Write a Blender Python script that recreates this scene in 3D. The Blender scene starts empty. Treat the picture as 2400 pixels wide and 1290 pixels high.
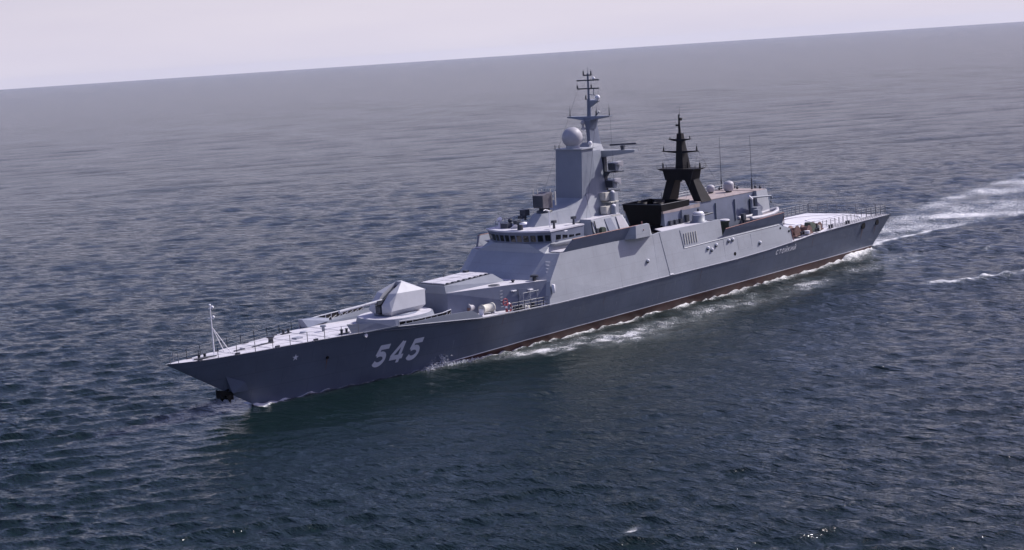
import bpy, bmesh, math, random
import numpy as np
from mathutils import Vector, Matrix
R = math.radians
random.seed(7); rng = np.random.default_rng(11)
scn = bpy.context.scene
COL = scn.collection
# world axes: X runs aft along the ship, Y to starboard, Z up; the stem head stands at x = 0, the sea at z = 0

# ------------------------------------------------------------------ camera
cam = bpy.data.cameras.new('camera'); camo = bpy.data.objects.new('camera', cam); COL.objects.link(camo)
C0 = Vector((-70.141, -102.927, 27.689))
F = Vector((0.7257546, 0.67320994, -0.14166384)); EX = Vector((0.6716536, -0.73793324, -0.06584815)); EY = Vector((-0.14886809, -0.04735942, -0.98772232))
M = Matrix((( EX.x, -EY.x, -F.x, C0.x), (EX.y, -EY.y, -F.y, C0.y), (EX.z, -EY.z, -F.z, C0.z), (0, 0, 0, 1)))
camo.matrix_world = M
cam.sensor_width = 36; cam.lens = 36 * 3663.94 / 2400
cam.clip_start = 1; cam.clip_end = 40000
scn.camera = camo

# ------------------------------------------------------------------ sky, sun, exposure
SUN = Vector((0.695, -0.285, 0.66)).normalized()          # towards the sun
w = bpy.data.worlds.new('World'); scn.world = w; w.use_nodes = True
nt = w.node_tree; nt.nodes.clear()
out = nt.nodes.new('ShaderNodeOutputWorld'); bg = nt.nodes.new('ShaderNodeBackground'); sky = nt.nodes.new('ShaderNodeTexSky')
sky.sky_type = 'NISHITA'; sky.sun_disc = False
sky.sun_elevation = math.asin(SUN.z); sky.sun_rotation = math.atan2(SUN.x, SUN.y)
sky.air_density = 1.0; sky.dust_density = 1.5; sky.ozone_density = 1.0; sky.altitude = 0
tint = nt.nodes.new('ShaderNodeMix'); tint.data_type = 'RGBA'; tint.blend_type = 'MULTIPLY'; tint.inputs[0].default_value = 1
tint.inputs[7].default_value = (1.14, 0.96, 1.29, 1)
nt.links.new(sky.outputs[0], tint.inputs[6])
# milky band of humid air low in the sky
tcw = nt.nodes.new('ShaderNodeTexCoord'); sep = nt.nodes.new('ShaderNodeSeparateXYZ'); nt.links.new(tcw.outputs['Generated'], sep.inputs[0])
mrw = nt.nodes.new('ShaderNodeMapRange'); mrw.interpolation_type = 'SMOOTHSTEP'; mrw.inputs[1].default_value = 0.0; mrw.inputs[2].default_value = 0.19; mrw.inputs[3].default_value = 0.95; mrw.inputs[4].default_value = 0.0
nt.links.new(sep.outputs[2], mrw.inputs[0])
milk = nt.nodes.new('ShaderNodeMix'); milk.data_type = 'RGBA'; nt.links.new(mrw.outputs[0], milk.inputs[0]); nt.links.new(tint.outputs[2], milk.inputs[6])
mpw = nt.nodes.new('ShaderNodeMapping'); mpw.inputs['Scale'].default_value = (3, 3, 22); nt.links.new(tcw.outputs['Generated'], mpw.inputs[0])
now = nt.nodes.new('ShaderNodeTexNoise'); now.inputs['Scale'].default_value = 1.6; now.inputs['Detail'].default_value = 4; nt.links.new(mpw.outputs[0], now.inputs['Vector'])
mc = nt.nodes.new('ShaderNodeMix'); mc.data_type = 'RGBA'; nt.links.new(now.outputs[0], mc.inputs[0]); mc.inputs[6].default_value = (6.15, 5.85, 7.2, 1); mc.inputs[7].default_value = (7.5, 7.05, 7.95, 1); nt.links.new(mc.outputs[2], milk.inputs[7])
nt.links.new(milk.outputs[2], bg.inputs[0]); bg.inputs[1].default_value = 0.11
nt.links.new(bg.outputs[0], out.inputs[0])
sl = bpy.data.lights.new('sun', 'SUN'); sl.energy = 5.0; sl.angle = R(0.5); sl.color = (1.0, 0.955, 0.93)
so = bpy.data.objects.new('sun', sl); COL.objects.link(so)
so.rotation_euler = SUN.to_track_quat('Z', 'Y').to_euler()
scn.view_settings.view_transform = 'Standard'; scn.view_settings.look = 'None'
scn.view_settings.exposure = 0.0; scn.view_settings.gamma = 1
scn.cycles.caustics_reflective = False; scn.cycles.caustics_refractive = False; scn.cycles.max_bounces = 5; scn.cycles.diffuse_bounces = 2; scn.cycles.glossy_bounces = 3
scn.cycles.sample_clamp_indirect = 6

# ------------------------------------------------------------------ materials
def mat(name, base, rough=0.55, var=0.12, scale=0.6, streak=0.0, spec=0.4, metal=0.0, streak_col=(0.16, 0.10, 0.08), plates=0):
    m = bpy.data.materials.new(name); m.use_nodes = True; n = m.node_tree; L = n.links
    p = n.nodes['Principled BSDF']
    p.inputs['Roughness'].default_value = rough; p.inputs['Specular IOR Level'].default_value = spec; p.inputs['Metallic'].default_value = metal
    tc = n.nodes.new('ShaderNodeTexCoord')
    no = n.nodes.new('ShaderNodeTexNoise'); no.inputs['Scale'].default_value = scale; no.inputs['Detail'].default_value = 6; no.inputs['Roughness'].default_value = 0.6
    L.new(tc.outputs['Object'], no.inputs['Vector'])
    mr = n.nodes.new('ShaderNodeMapRange'); mr.inputs[1].default_value = 0.3; mr.inputs[2].default_value = 0.7; mr.inputs[3].default_value = 1 - var; mr.inputs[4].default_value = 1 + var
    L.new(no.outputs[0], mr.inputs[0])
    mx = n.nodes.new('ShaderNodeMix'); mx.data_type = 'RGBA'; mx.blend_type = 'MULTIPLY'; mx.inputs[0].default_value = 1
    mx.inputs[6].default_value = (*base, 1); L.new(mr.outputs[0], mx.inputs[7]); last = mx.outputs[2]
    if streak > 0:
        mp = n.nodes.new('ShaderNodeMapping'); mp.inputs['Scale'].default_value = (2.2, 2.2, 0.22)
        L.new(tc.outputs['Object'], mp.inputs[0])
        n2 = n.nodes.new('ShaderNodeTexNoise'); n2.inputs['Scale'].default_value = 1.3; n2.inputs['Detail'].default_value = 5
        L.new(mp.outputs[0], n2.inputs['Vector'])
        m2 = n.nodes.new('ShaderNodeMapRange'); m2.inputs[1].default_value = 0.56; m2.inputs[2].default_value = 0.8; m2.inputs[3].default_value = 0; m2.inputs[4].default_value = streak
        L.new(n2.outputs[0], m2.inputs[0])
        m3 = n.nodes.new('ShaderNodeMix'); m3.data_type = 'RGBA'; L.new(m2.outputs[0], m3.inputs[0]); L.new(last, m3.inputs[6]); m3.inputs[7].default_value = (*streak_col, 1); last = m3.outputs[2]
    if plates:
        sx = n.nodes.new('ShaderNodeSeparateXYZ'); cx_ = n.nodes.new('ShaderNodeCombineXYZ'); L.new(tc.outputs['Object'], sx.inputs[0]); L.new(sx.outputs[0], cx_.inputs[0]); L.new(sx.outputs[2], cx_.inputs[1])
        br = n.nodes.new('ShaderNodeTexBrick'); br.inputs['Scale'].default_value = 1; br.inputs['Mortar Size'].default_value = .035; br.inputs['Mortar Smooth'].default_value = .6; br.inputs['Brick Width'].default_value = 5.2; br.inputs['Row Height'].default_value = 1.45
        for k_, c_ in (('Color1', 1.0), ('Color2', 1 - plates * .6), ('Mortar', 1 - plates * 2.2)): br.inputs[k_].default_value = (c_, c_, c_, 1)
        L.new(cx_.outputs[0], br.inputs['Vector'])
        m4 = n.nodes.new('ShaderNodeMix'); m4.data_type = 'RGBA'; m4.blend_type = 'MULTIPLY'; m4.inputs[0].default_value = 1; L.new(last, m4.inputs[6]); L.new(br.outputs[0], m4.inputs[7]); last = m4.outputs[2]
    L.new(last, p.inputs['Base Color'])
    bp = n.nodes.new('ShaderNodeBump'); bp.inputs['Strength'].default_value = 0.35; bp.inputs['Distance'].default_value = 0.05
    nb = n.nodes.new('ShaderNodeTexNoise'); nb.inputs['Scale'].default_value = 1.1; nb.inputs['Detail'].default_value = 2
    L.new(tc.outputs['Object'], nb.inputs['Vector']); L.new(nb.outputs[0], bp.inputs['Height']); L.new(bp.outputs[0], p.inputs['Normal'])
    return m
HULLG = mat('hull_dark_grey', (0.100, 0.121, 0.170), 0.42, 0.14, 0.25, 0.35, streak_col=(0.15, 0.16, 0.20), plates=.09)
GREY = mat('superstructure_grey', (0.335, 0.352, 0.385), 0.5, 0.09, 0.35, 0.30, streak_col=(0.25, 0.235, 0.24), plates=.05)
GUNP = mat('gun_house_paint', (0.40, 0.41, 0.445), 0.5, 0.06, 0.8, 0.15, streak_col=(0.3, 0.29, 0.29))
GREY2 = mat('launcher_grey_and_shade', (0.215, 0.235, 0.280), 0.5, 0.08, 0.5, 0.12, streak_col=(0.2, 0.19, 0.2))  # launcher and tower grey; also the shade painted on the gun platform's sides
DECK = mat('deck_pale_paint', (0.53, 0.52, 0.56), 0.7, 0.14, 0.9, 0.25, streak_col=(0.40, 0.38, 0.39))
WHITE = mat('white_paint', (0.78, 0.77, 0.80), 0.5, 0.04, 2)
DOME = mat('radome_white', (0.40, 0.39, 0.42), 0.5, 0.08, 1.5)
NUM = mat('number_paint', (0.66, 0.67, 0.74), 0.55, 0.06, 1.5)
RED = mat('antifouling_red', (0.045, 0.012, 0.011), 0.5, 0.35, 0.8, 0.3, streak_col=(0.05, 0.02, 0.02))
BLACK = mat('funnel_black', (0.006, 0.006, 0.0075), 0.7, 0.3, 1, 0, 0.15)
BLACKM = mat('mast_black', (0.011, 0.010, 0.0125), 0.65, 0.25, 1, 0, 0.2)
DARK = mat('dark_fittings', (0.045, 0.050, 0.065), 0.5, 0.3, 2)
RIM = mat('red_brown_rim', (0.22, 0.10, 0.09), 0.6, 0.3, 2)
TAN = mat('aft_roof_tan', (0.33, 0.275, 0.265), 0.75, 0.2, 1.2)
GLASS = mat('window_glass', (0.010, 0.012, 0.016), 0.08, 0.2, 2, 0, 0.6)
CREAM = mat('cream_canvas', (0.55, 0.53, 0.47), 0.8, 0.2, 3)
GREEN = mat('green_canvas', (0.05, 0.065, 0.05), 0.8, 0.3, 3)
BROWN = mat('rusty_canvas', (0.16, 0.095, 0.085), 0.8, 0.35, 3)
REDP = mat('red_paint', (0.30, 0.05, 0.07), 0.5, 0.1, 2)
BOATM = mat('boat_grey_rubber', (0.33, 0.29, 0.27), 0.6, 0.15, 2)
DECKG = mat('flight_deck_grey', (0.62, 0.61, 0.65), 0.75, 0.08, 0.7)
DBLUE = mat('blue_grey_and_shade', (0.155, 0.175, 0.235), 0.5, 0.12, 0.6, 0.2, streak_col=(0.15, 0.14, 0.16))  # shade of leaning bulwarks and deckhouse sides put into a darker blue-grey
DIRB = mat('director_brown_grey', (0.13, 0.12, 0.135), 0.6, 0.3, 3)
RAILM = mat('rail_grey', (0.15, 0.155, 0.18), 0.5, 0.15, 3)
STEEL = mat('rail_steel', (0.30, 0.31, 0.36), 0.45, 0.15, 3)
NET = mat('net_cord', (0.33, 0.33, 0.35), 0.8, 0.15, 3)

# ------------------------------------------------------------------ mesh helpers (points given as x aft, y to PORT, z up)
def V(x, y, z): return Vector((x, -y, z))
class MB:
    def __init__(s): s.v = []; s.f = []; s.s = []
    def add(s, vs, fs, smooth=False):
        o = len(s.v); s.v += [Vector(a) for a in vs]; s.f += [tuple(i + o for i in f) for f in fs]; s.s += [smooth] * len(fs); return s
    def hull(s, pts):
        bm = bmesh.new()
        for p in pts: bm.verts.new(V(*p))
        r = bmesh.ops.convex_hull(bm, input=bm.verts[:])
        junk = [g for g in r['geom_unused'] + r['geom_interior'] if isinstance(g, bmesh.types.BMVert)]
        bmesh.ops.delete(bm, geom=list(set(junk)), context='VERTS')
        bmesh.ops.dissolve_limit(bm, angle_limit=R(1), verts=bm.verts[:], edges=bm.edges[:])
        bm.verts.index_update()
        s.add([v.co.copy() for v in bm.verts], [tuple(v.index for v in f.verts) for f in bm.faces]); bm.free(); return s
    def box(s, x0, x1, y0, y1, z0, z1):
        x0, x1 = sorted((x0, x1)); y0, y1 = sorted((y0, y1)); z0, z1 = sorted((z0, z1))
        return s.hull([(x, y, z) for x in (x0, x1) for y in (y0, y1) for z in (z0, z1)])
    def tube(s, a, b, r, r2=None, n=8, cap=True):
        a = V(*a); b = V(*b); r2 = r if r2 is None else r2; d = (b - a).normalized()
        u = d.cross(Vector((0, 0, 1)) if abs(d.z) < 0.9 else Vector((1, 0, 0))).normalized(); w_ = d.cross(u)
        vs = [a + (u * math.cos(t) + w_ * math.sin(t)) * r for t in [2 * math.pi * i / n for i in range(n)]]
        vs += [b + (u * math.cos(t) + w_ * math.sin(t)) * r2 for t in [2 * math.pi * i / n for i in range(n)]]
        s.add(vs, [(i, (i + 1) % n, n + (i + 1) % n, n + i) for i in range(n)], n > 6)
        if cap: s.add(vs, [tuple(range(n))[::-1], tuple(range(n, 2 * n))])
        return s
    def lathe(s, c, prof, n=20, axis='z', smooth=True):
        c = V(*c); vs = []; k = len(prof)
        for r, h in prof:
            for i in range(n):
                t = 2 * math.pi * i / n; a, b = r * math.cos(t), r * math.sin(t)
                vs.append(c + (Vector((a, b, h)) if axis == 'z' else Vector((h, a, b)) if axis == 'x' else Vector((a, -h, b))))
        fs = [(j * n + i, j * n + (i + 1) % n, (j + 1) * n + (i + 1) % n, (j + 1) * n + i) for j in range(k - 1) for i in range(n)]
        s.add(vs, fs, smooth); s.add([vs[i] for i in range(n)], [tuple(range(n))]); s.add([vs[(k - 1) * n + i] for i in range(n)], [tuple(range(n))]); return s
    def ball(s, c, r, sq=1.0, n=16):
        return s.lathe(c, [(max(r * math.sin(math.pi * j / 10), 0.001), -r * sq * math.cos(math.pi * j / 10)) for j in range(11)], n)
    def poly(s, pts, t=0.06):       # flat polygon with thickness t (downwards)
        n = len(pts); vs = [V(*p) for p in pts] + [V(p[0], p[1], p[2] - t) for p in pts]
        s.add(vs, [tuple(range(n)), tuple(range(n, 2 * n))[::-1]] + [(i, (i + 1) % n, n + (i + 1) % n, n + i) for i in range(n)]); return s
    def plate(s, a, b, c, d, th=0.08):   # quad a b c d thickened towards the centreline normal
        P = [V(*p) for p in (a, b, c, d)]; nrm = (P[1] - P[0]).cross(P[3] - P[0]).normalized() * th
        s.add(P + [p + nrm for p in P], [(0, 1, 2, 3), (7, 6, 5, 4), (0, 4, 5, 1), (1, 5, 6, 2), (2, 6, 7, 3), (3, 7, 4, 0)]); return s
    def path(s, pts, r, n=6):
        for a, b in zip(pts, pts[1:]): s.tube(a, b, r, n=n)
        return s
    def build(s, name, material, parent=None, sep=True):
        if sep and len(s.v) < 6000:
            par = list(range(len(s.v)))
            def find(a):
                while par[a] != a: par[a] = par[par[a]]; a = par[a]
                return a
            for f in s.f:
                for a in f[1:]: par[find(a)] = find(f[0])
            isl = {}
            for i, v in enumerate(s.v): isl.setdefault(find(i), []).append(v)
            bb = [[k, Vector([min(v[i] for v in vs) - .03 for i in range(3)]), Vector([max(v[i] for v in vs) + .03 for i in range(3)]), [k]] for k, vs in isl.items()]
            merged = True
            while merged:
                merged = False
                for i in range(len(bb)):
                    for j in range(i + 1, len(bb)):
                        if all(bb[i][1][k] <= bb[j][2][k] and bb[j][1][k] <= bb[i][2][k] for k in range(3)):
                            bb[i] = [bb[i][0], Vector([min(bb[i][1][k], bb[j][1][k]) for k in range(3)]), Vector([max(bb[i][2][k], bb[j][2][k]) for k in range(3)]), bb[i][3] + bb[j][3]]; bb.pop(j); merged = True; break
                    if merged: break
            if 1 < len(bb) <= 14:
                first = None
                for b in bb:
                    keys = set(b[3]); m2 = MB(); idx = {}
                    for f, sm in zip(s.f, s.s):
                        if find(f[0]) in keys:
                            for a in f:
                                if a not in idx: idx[a] = len(m2.v); m2.v.append(s.v[a])
                            m2.f.append(tuple(idx[a] for a in f)); m2.s.append(sm)
                    o = m2.build(name, material, parent, False); first = first or o
                return first
        me = bpy.data.meshes.new(name); me.from_pydata([tuple(v) for v in s.v], [], s.f); me.materials.append(material)
        me.polygons.foreach_set('use_smooth', s.s)
        bm = bmesh.new(); bm.from_mesh(me); bmesh.ops.recalc_face_normals(bm, faces=bm.faces[:]); bm.to_mesh(me); bm.free()
        o = bpy.data.objects.new(name, me); COL.objects.link(o)
        if parent: o.parent = parent
        return o
def empty(name, label, cat, parent=None):
    o = bpy.data.objects.new(name, None); COL.objects.link(o); o['label'] = label; o['category'] = cat; o.empty_display_size = 1
    return o
def B(name, fn, material, parent):
    m = MB(); fn(m); return m.build(name, material, parent)
ship = empty('warship', 'large grey corvette warship numbered 545 steaming left across the open sea', 'warship')

# ------------------------------------------------------------------ hull form
LB = 104.7
DWX, DWY = [0, .6, 3, 7.3, 11.3, 15.4, 18, 21, 26, 30, 35, 40, 50, 70, 82, 95, 104.7], [.1, .35, 1.05, 1.95, 2.6, 3.4, 3.95, 4.5, 5.1, 5.65, 6.05, 6.3, 6.4, 6.4, 6.35, 6.2, 5.95]
DZX, DZY = [0, 3, 7.3, 11.3, 15.4, 18, 21, 30, 40, 45, 70, 76, 82.6, 85.4, 95, 104.7], [5.03, 4.88, 4.83, 4.81, 4.77, 4.75, 4.7, 3.95, 3.72, 3.7, 3.7, 3.83, 4.12, 4.3, 4.42, 4.42]
WLX, WLY = [8.3, 12, 16, 20, 25, 30, 35, 40, 50, 60, 75, 90, 97, 101], [0.05, .85, 1.65, 2.45, 3.3, 4.0, 4.55, 4.9, 5.25, 5.35, 5.3, 5.15, 5.0, 4.8]
def xs(z): return 8.3 - 1.65 * z
def xe(z): return 100.6 + 4.1 * min(max(z / 4.42, -1), 1.2)
def dw(x): return float(np.interp(x, DWX, DWY))
def dz(x): return float(np.interp(x, DZX, DZY))
def wl(x): return np.interp(x, WLX, WLY)
def bootz(u): return float(np.interp(u * LB, [0, 14, 22, 28, 33, 40, 48, 56, 104], [-.7, -.35, .18, .42, .62, .74, .81, .85, .88]))
def hull_pt(u, z):
    zd = dz(u * LB); wd = dw(u * LB); ww = float(wl(8.3 + u * 92.3)); t = z / zd
    fl = 1 + .35 * min(max(1 - u / .35, 0), 1)
    y = ww + (wd - ww) * min(t, 1.5) ** fl if t >= 0 else ww * (1 + t * .55)
    return xs(z) + u * (xe(z) - xs(z)), max(y, .03)
def on_hull(x, z, off=0.0):
    u = (x - xs(z)) / (xe(z) - xs(z)); return (x, hull_pt(u, z)[1] + off, z)
US = sorted(set([i / 150 for i in range(151)] + [.003, .008, .014, .02]))
def strip(zf0, zf1, nrow, both=True, off=0.0, close=False):
    m = MB()
    for sg in (1, -1):
        vs = []
        for u in US:
            z0, z1 = zf0(u), zf1(u)
            for j in range(nrow + 1):
                z = z0 + (z1 - z0) * j / nrow; x, y = hull_pt(u, z); vs.append(V(x, sg * (y + off), z))
        k = nrow + 1
        m.add(vs, [(i * k + j, (i + 1) * k + j, (i + 1) * k + j + 1, i * k + j + 1) for i in range(len(US) - 1) for j in range(nrow)], True)
        if sg == 1: P = [vs[j] for j in range(k)], [vs[(len(US) - 1) * k + j] for j in range(k)]
        else:
            Q = [vs[j] for j in range(k)], [vs[(len(US) - 1) * k + j] for j in range(k)]
            for e in (0, 1):
                m.add(P[e] + Q[e], [(j, j + 1, k + j + 1, k + j) for j in range(k - 1)])
    return m
hull = strip(lambda u: bootz(u) + .075, lambda u: dz(u * LB), 10).build('hull', HULLG, ship)
strip(bootz, lambda u: bootz(u) + .075, 1, off=.004).build('waterline_stripe', WHITE, hull)
strip(lambda u: -2.4, bootz, 5).build('lower_hull', RED, hull)
# white guard strake along the join of hull and superstructure
B('rubbing_strake', lambda m: [m.tube((a, dw(a) + .02, dz(a) + .02), (a + 1, dw(a + 1) + .02, dz(a + 1) + .02), .045, n=6) for a in range(21, 104, 1)], STEEL, hull)
# hull number, ship name and other marks, painted on the plating
def stroke(m, pts, wd, place, off=.02):
    """thick polyline in glyph space laid on the hull"""
    pts = [Vector(p) for p in pts]; L_, R_ = [], []
    fine = []
    for a, b in zip(pts, pts[1:]):
        n = max(1, int((b - a).length / .12)); fine += [a + (b - a) * i / n for i in range(n)]
    fine.append(pts[-1])
    for i, p in enumerate(fine):
        d = (fine[min(i + 1, len(fine) - 1)] - fine[max(i - 1, 0)]).normalized(); nn = Vector((-d.y, d.x)) * wd / 2
        L_.append(p + nn); R_.append(p - nn)
    vs = []
    for a, b in zip(L_, R_):
        for q in (a, (a + b) / 2, b): vs.append(V(*place(q, off)))
    m.add(vs, [(3 * i + j, 3 * i + 3 + j, 3 * i + 4 + j, 3 * i + 1 + j) for i in range(len(fine) - 1) for j in (0, 1)])
def arc(cx, cy, rx, ry, a0, a1, n=14): return [(cx + rx * math.cos(R(a0 + (a1 - a0) * i / n)), cy + ry * math.sin(R(a0 + (a1 - a0) * i / n))) for i in range(n + 1)]
G5 = [[(.95, .89), (.24, .89)], [(.31, .98), (.21, .50)], [(.2, .52)] + arc(.46, .33, .39, .25, 125, -150)]
G4 = [[(.72, 0), (.72, 1)], [(.66, .98), (.07, .30)], [(.02, .27), (1.0, .27)]]
def digit(name, G, x0, wdt, wide):
    m = MB()
    def place(q, off):
        z = 1.28 + q.y * 1.9; x = x0 + q.x * wdt + q.y * .46; return on_hull(x, z, off)
    for i, g in enumerate(G): stroke(m, g, wide, place, .02 + .003 * i)
    m.build(name, NUM, hull)
digit('number', G5, 19.0, 1.35, .23); digit('number', G4, 20.75, 1.35, .22); digit('number', G5, 22.5, 1.35, .23)
GL = {'C': [arc(.5, .5, .42, .46, 45, 315)], 'T': [[(0, .95), (1, .95)], [(.5, 0), (.5, .95)]], 'O': [arc(.5, .5, .42, .46, 0, 360, 18)],
      'I': [[(.08, 1), (.08, 0)], [(.08, .05), (.92, .95)], [(.92, 1), (.92, 0)]], 'K': [[(.1, 0), (.1, 1)], [(.9, 1), (.12, .45)], [(.35, .58), (.92, 0)]]}
GL['J'] = GL['I'] + [[(.3, 1.28), (.7, 1.28)]]
m = MB()
for i, ch in enumerate('CTOJKIJ'):
    def place(q, off, i=i): return on_hull(78.0 + i * .62 + q.x * .42 + .1 * q.y, 3.03 + q.y * .5, off)
    for j, g in enumerate(GL[ch]): stroke(m, g, .25, place, .02 + .003 * j)
m.build('name_lettering', WHITE, hull)
def star(m):
    c = (11.35, 3.6)
    pts = [on_hull(c[0] + (.32 if k % 2 == 0 else .12) * math.sin(k * math.pi / 5), c[1] + (.32 if k % 2 == 0 else .12) * math.cos(k * math.pi / 5), .02) for k in range(10)]
    m.add([V(*on_hull(c[0], c[1], .03))] + [V(*p) for p in pts], [(0, 1 + k, 1 + (k + 1) % 10) for k in range(10)])
B('star_emblem', star, NUM, hull)
def disc(m, x, z, r, off=.03, h=.05):
    p = on_hull(x, z, off); m.lathe((p[0], p[1] - .25, p[2]), [(r, 0), (r, .25 + h)], 14, 'y', False)
for x, z, r in ((14.5, 3.05, .13), (97.7, 3.86, .42), (101.2, 3.86, .38)): B('hawsehole', lambda m: disc(m, x, z, r), BLACK, hull)
for x, z in ((17.9, 4.42),): B('fairlead', lambda m: disc(m, x, z, .16, .03, .12), WHITE, hull)
RUST = mat('rust_stain', (0.14, 0.085, 0.07), 0.8, 0.3, 3); SALT = mat('salt_stain', (0.17, 0.185, 0.225), 0.7, 0.3, 2)
r_ = np.random.default_rng(8)
def stain(m, x, z0, z1, wd):
    n_ = 8; vs = []
    for i in range(n_ + 1):
        z = z0 + (z1 - z0) * i / n_; w_ = wd * (1 - i / n_) ** .7 * r_.uniform(.6, 1.1) + .008; jx = r_.normal(0, .015)
        vs += [V(*on_hull(x + jx - w_ / 2, z, .012)), V(*on_hull(x + jx + w_ / 2, z, .012))]
    m.add(vs, [(2 * i, 2 * i + 1, 2 * i + 3, 2 * i + 2) for i in range(n_)])
for x, z0, z1, wd in ((14.5, 2.95, 1.9, .12), (97.7, 3.4, 2.1, .22), (101.0, 3.4, 2.3, .18), (47.3, 3.3, 2.3, .07), (63.5, 3.4, 2.2, .08), (33.2, 3.5, 2.6, .06), (86.0, 3.9, 2.6, .09), (75.5, 3.4, 2.7, .06)): B('rust_streak', lambda m: stain(m, x, z0, z1, wd), RUST, hull)
for k in range(16): x = r_.uniform(24, 98); z0 = r_.uniform(1.6, 3.3); B('salt_streak', lambda m: stain(m, x, z0, z0 - r_.uniform(.5, 1.1), r_.uniform(.05, .12)), SALT, hull)
# anchor housed under the stem
def anchor_house(m):
    m.hull([(5.2, .62, 3.1), (6.9, .95, 2.3), (7.3, .75, 1.5), (5.8, .55, 1.55), (5.5, .2, 2.2), (7, .2, 1.5), (5.9, .2, 2.6)])
B('anchor_bolster', anchor_house, HULLG, hull)
def anchor(m):
    m.hull([(4.75, y, z) for y in (-.3, .35) for z in (1.95, 1.25)] + [(6.0, y, z) for y in (-.3, .35) for z in (1.6, .95)])
    m.tube((5.2, .1, 1.6), (6.6, .1, 2.3), .12); m.hull([(5.1, .3, 1.5), (5.1, .62, 1.45), (5.5, .55, .75), (5.9, .3, 1.4)]); m.hull([(5.1, -.3, 1.5), (5.1, -.62, 1.45), (5.5, -.55, .75), (5.9, -.3, 1.4)])
B('anchor', anchor, BLACK, hull)

# ------------------------------------------------------------------ decks
def deckz(x): return float(np.interp(x, [0, 18, 21, 29.5, 30.5, 200], [0, 0, -.25, -.12, -.05, -.05])) + dz(x) - .02
def deck(m, x0, x1, inset=.05, dzf=deckz):
    xsn = np.arange(x0, x1 + .01, 1.0); vs = []
    for x in xsn: vs += [V(x, max(dw(x) - inset, .02), dzf(x)), V(x, 0, dzf(x) + .04), V(x, -max(dw(x) - inset, .02), dzf(x))]
    m.add(vs, [(3 * i + j, 3 * i + 3 + j, 3 * i + 4 + j, 3 * i + 1 + j) for i in range(len(xsn) - 1) for j in (0, 1)])
B('foredeck', lambda m: deck(m, .3, 40.3), DECK, ship)
B('main_deck', lambda m: deck(m, 40.3, 81.3), DECK, ship)
fd = B('flight_deck', lambda m: deck(m, 81.3, 104.3, .02), DECKG, ship)
def ring(m, r0, r1, z=4.475, cx=98.0, cy=0, a0=0, a1=360, n=64):
    vs = []
    for i in range(n + 1):
        t = R(a0 + (a1 - a0) * i / n); vs += [V(cx + r0 * math.cos(t), cy + r0 * math.sin(t), z), V(cx + r1 * math.cos(t), cy + r1 * math.sin(t), z)]
    m.add(vs, [(2 * i, 2 * i + 1, 2 * i + 3, 2 * i + 2) for i in range(n)])
B('landing_circle', lambda m: (ring(m, 4.75, 5.15), ring(m, 1.7, 1.95)), WHITE, fd)
B('deck_line', lambda m: m.poly([(88, .12, 4.476), (103.5, .12, 4.476), (103.5, -.12, 4.476), (88, -.12, 4.476)], .002), WHITE, fd)
# bulwarks beside the gun
def bul(m, sg):
    A = [(17.6, 3.86, 4.76), (21, 4.56, 4.80), (26, 5.12, 4.87), (29.3, 5.55, 4.78), (30.6, 5.72, 3.95)]
    for (x0, y0, z0), (x1, y1, z1) in zip(A, A[1:]):
        n = 4
        for i in range(n):
            a, b = i / n, (i + 1) / n; xa, xb = x0 + (x1 - x0) * a, x0 + (x1 - x0) * b; ya, yb = y0 + (y1 - y0) * a, y0 + (y1 - y0) * b; za, zb = z0 + (z1 - z0) * a, z0 + (z1 - z0) * b
            m.hull([(xa, sg * (dw(xa) + .0), dz(xa) - .05), (xb, sg * (dw(xb) + .0), dz(xb) - .05), (xa, sg * ya, za), (xb, sg * yb, zb),
                    (xa, sg * (dw(xa) - .1), dz(xa) - .05), (xb, sg * (dw(xb) - .1), dz(xb) - .05), (xa, sg * (ya - .1), za), (xb, sg * (yb - .1), zb)])
for sg in (1, -1): B('bulwark', lambda m: bul(m, sg), GREY2, ship)  # lighter than the hull: light caught by the upright plate put into its colour
for sg in (1, -1): B('breakwater_plate', lambda m: m.hull([(16.7, sg * 3.35, 4.74), (20.7, sg * 4.28, 4.72), (16.3, sg * 3.2, 5.62), (19.0, sg * 3.95, 5.32), (20.8, sg * 4.3, 4.9), (17.2, sg * 3.0, 4.74), (20.5, sg * 4.0, 4.72), (16.6, sg * 3.0, 5.55)]), DBLUE, ship)  # dark tone holds the shade of this forward-facing plate
# framed breakwater screens on both sides of the gun deck
def screen(m, pts, h, n):
    P = [Vector(p) for p in pts]
    for a, b in zip(P, P[1:]):
        m.tube(a + Vector((0, 0, h)), b + Vector((0, 0, h)), .055, n=6)
        k = max(1, round((b - a).length / .75))
        for i in range(k + 1):
            q = a.lerp(b, i / k); m.tube(q, q + Vector((0, 0, h)), .045, n=5)
            if i < k: m.tube(q + Vector((0, 0, .08)), a.lerp(b, (i + 1) / k) + Vector((0, 0, h * .55)), .022, n=4)
def screen_back(m, pts, h):
    P = [Vector(p) for p in pts]
    for a, b in zip(P, P[1:]):
        o = Vector((0, -.07, 0)) if a.y > 0 else Vector((0, -.07, 0))
        m.plate(tuple(a + o), tuple(b + o), tuple(b + o + Vector((0, 0, h * .85))), tuple(a + o + Vector((0, 0, h * .85))), .03)
SB = [(16.6, -3.45, 4.72), (19.5, -4.05, 4.72), (22, -4.6, 4.66), (25.6, -5.0, 4.66)]
PT = [(21.3, 4.35, 4.55), (23.5, 4.62, 4.45), (26.2, 4.85, 4.5), (27.4, 4.7, 4.6)]
for pts, h in ((SB, .62), (PT, .55)):
    b = B('breakwater', lambda m: screen(m, pts, h, 0), STEEL, ship); B('dark_panel', lambda m: screen_back(m, pts, h), BLACKM, b)

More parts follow.
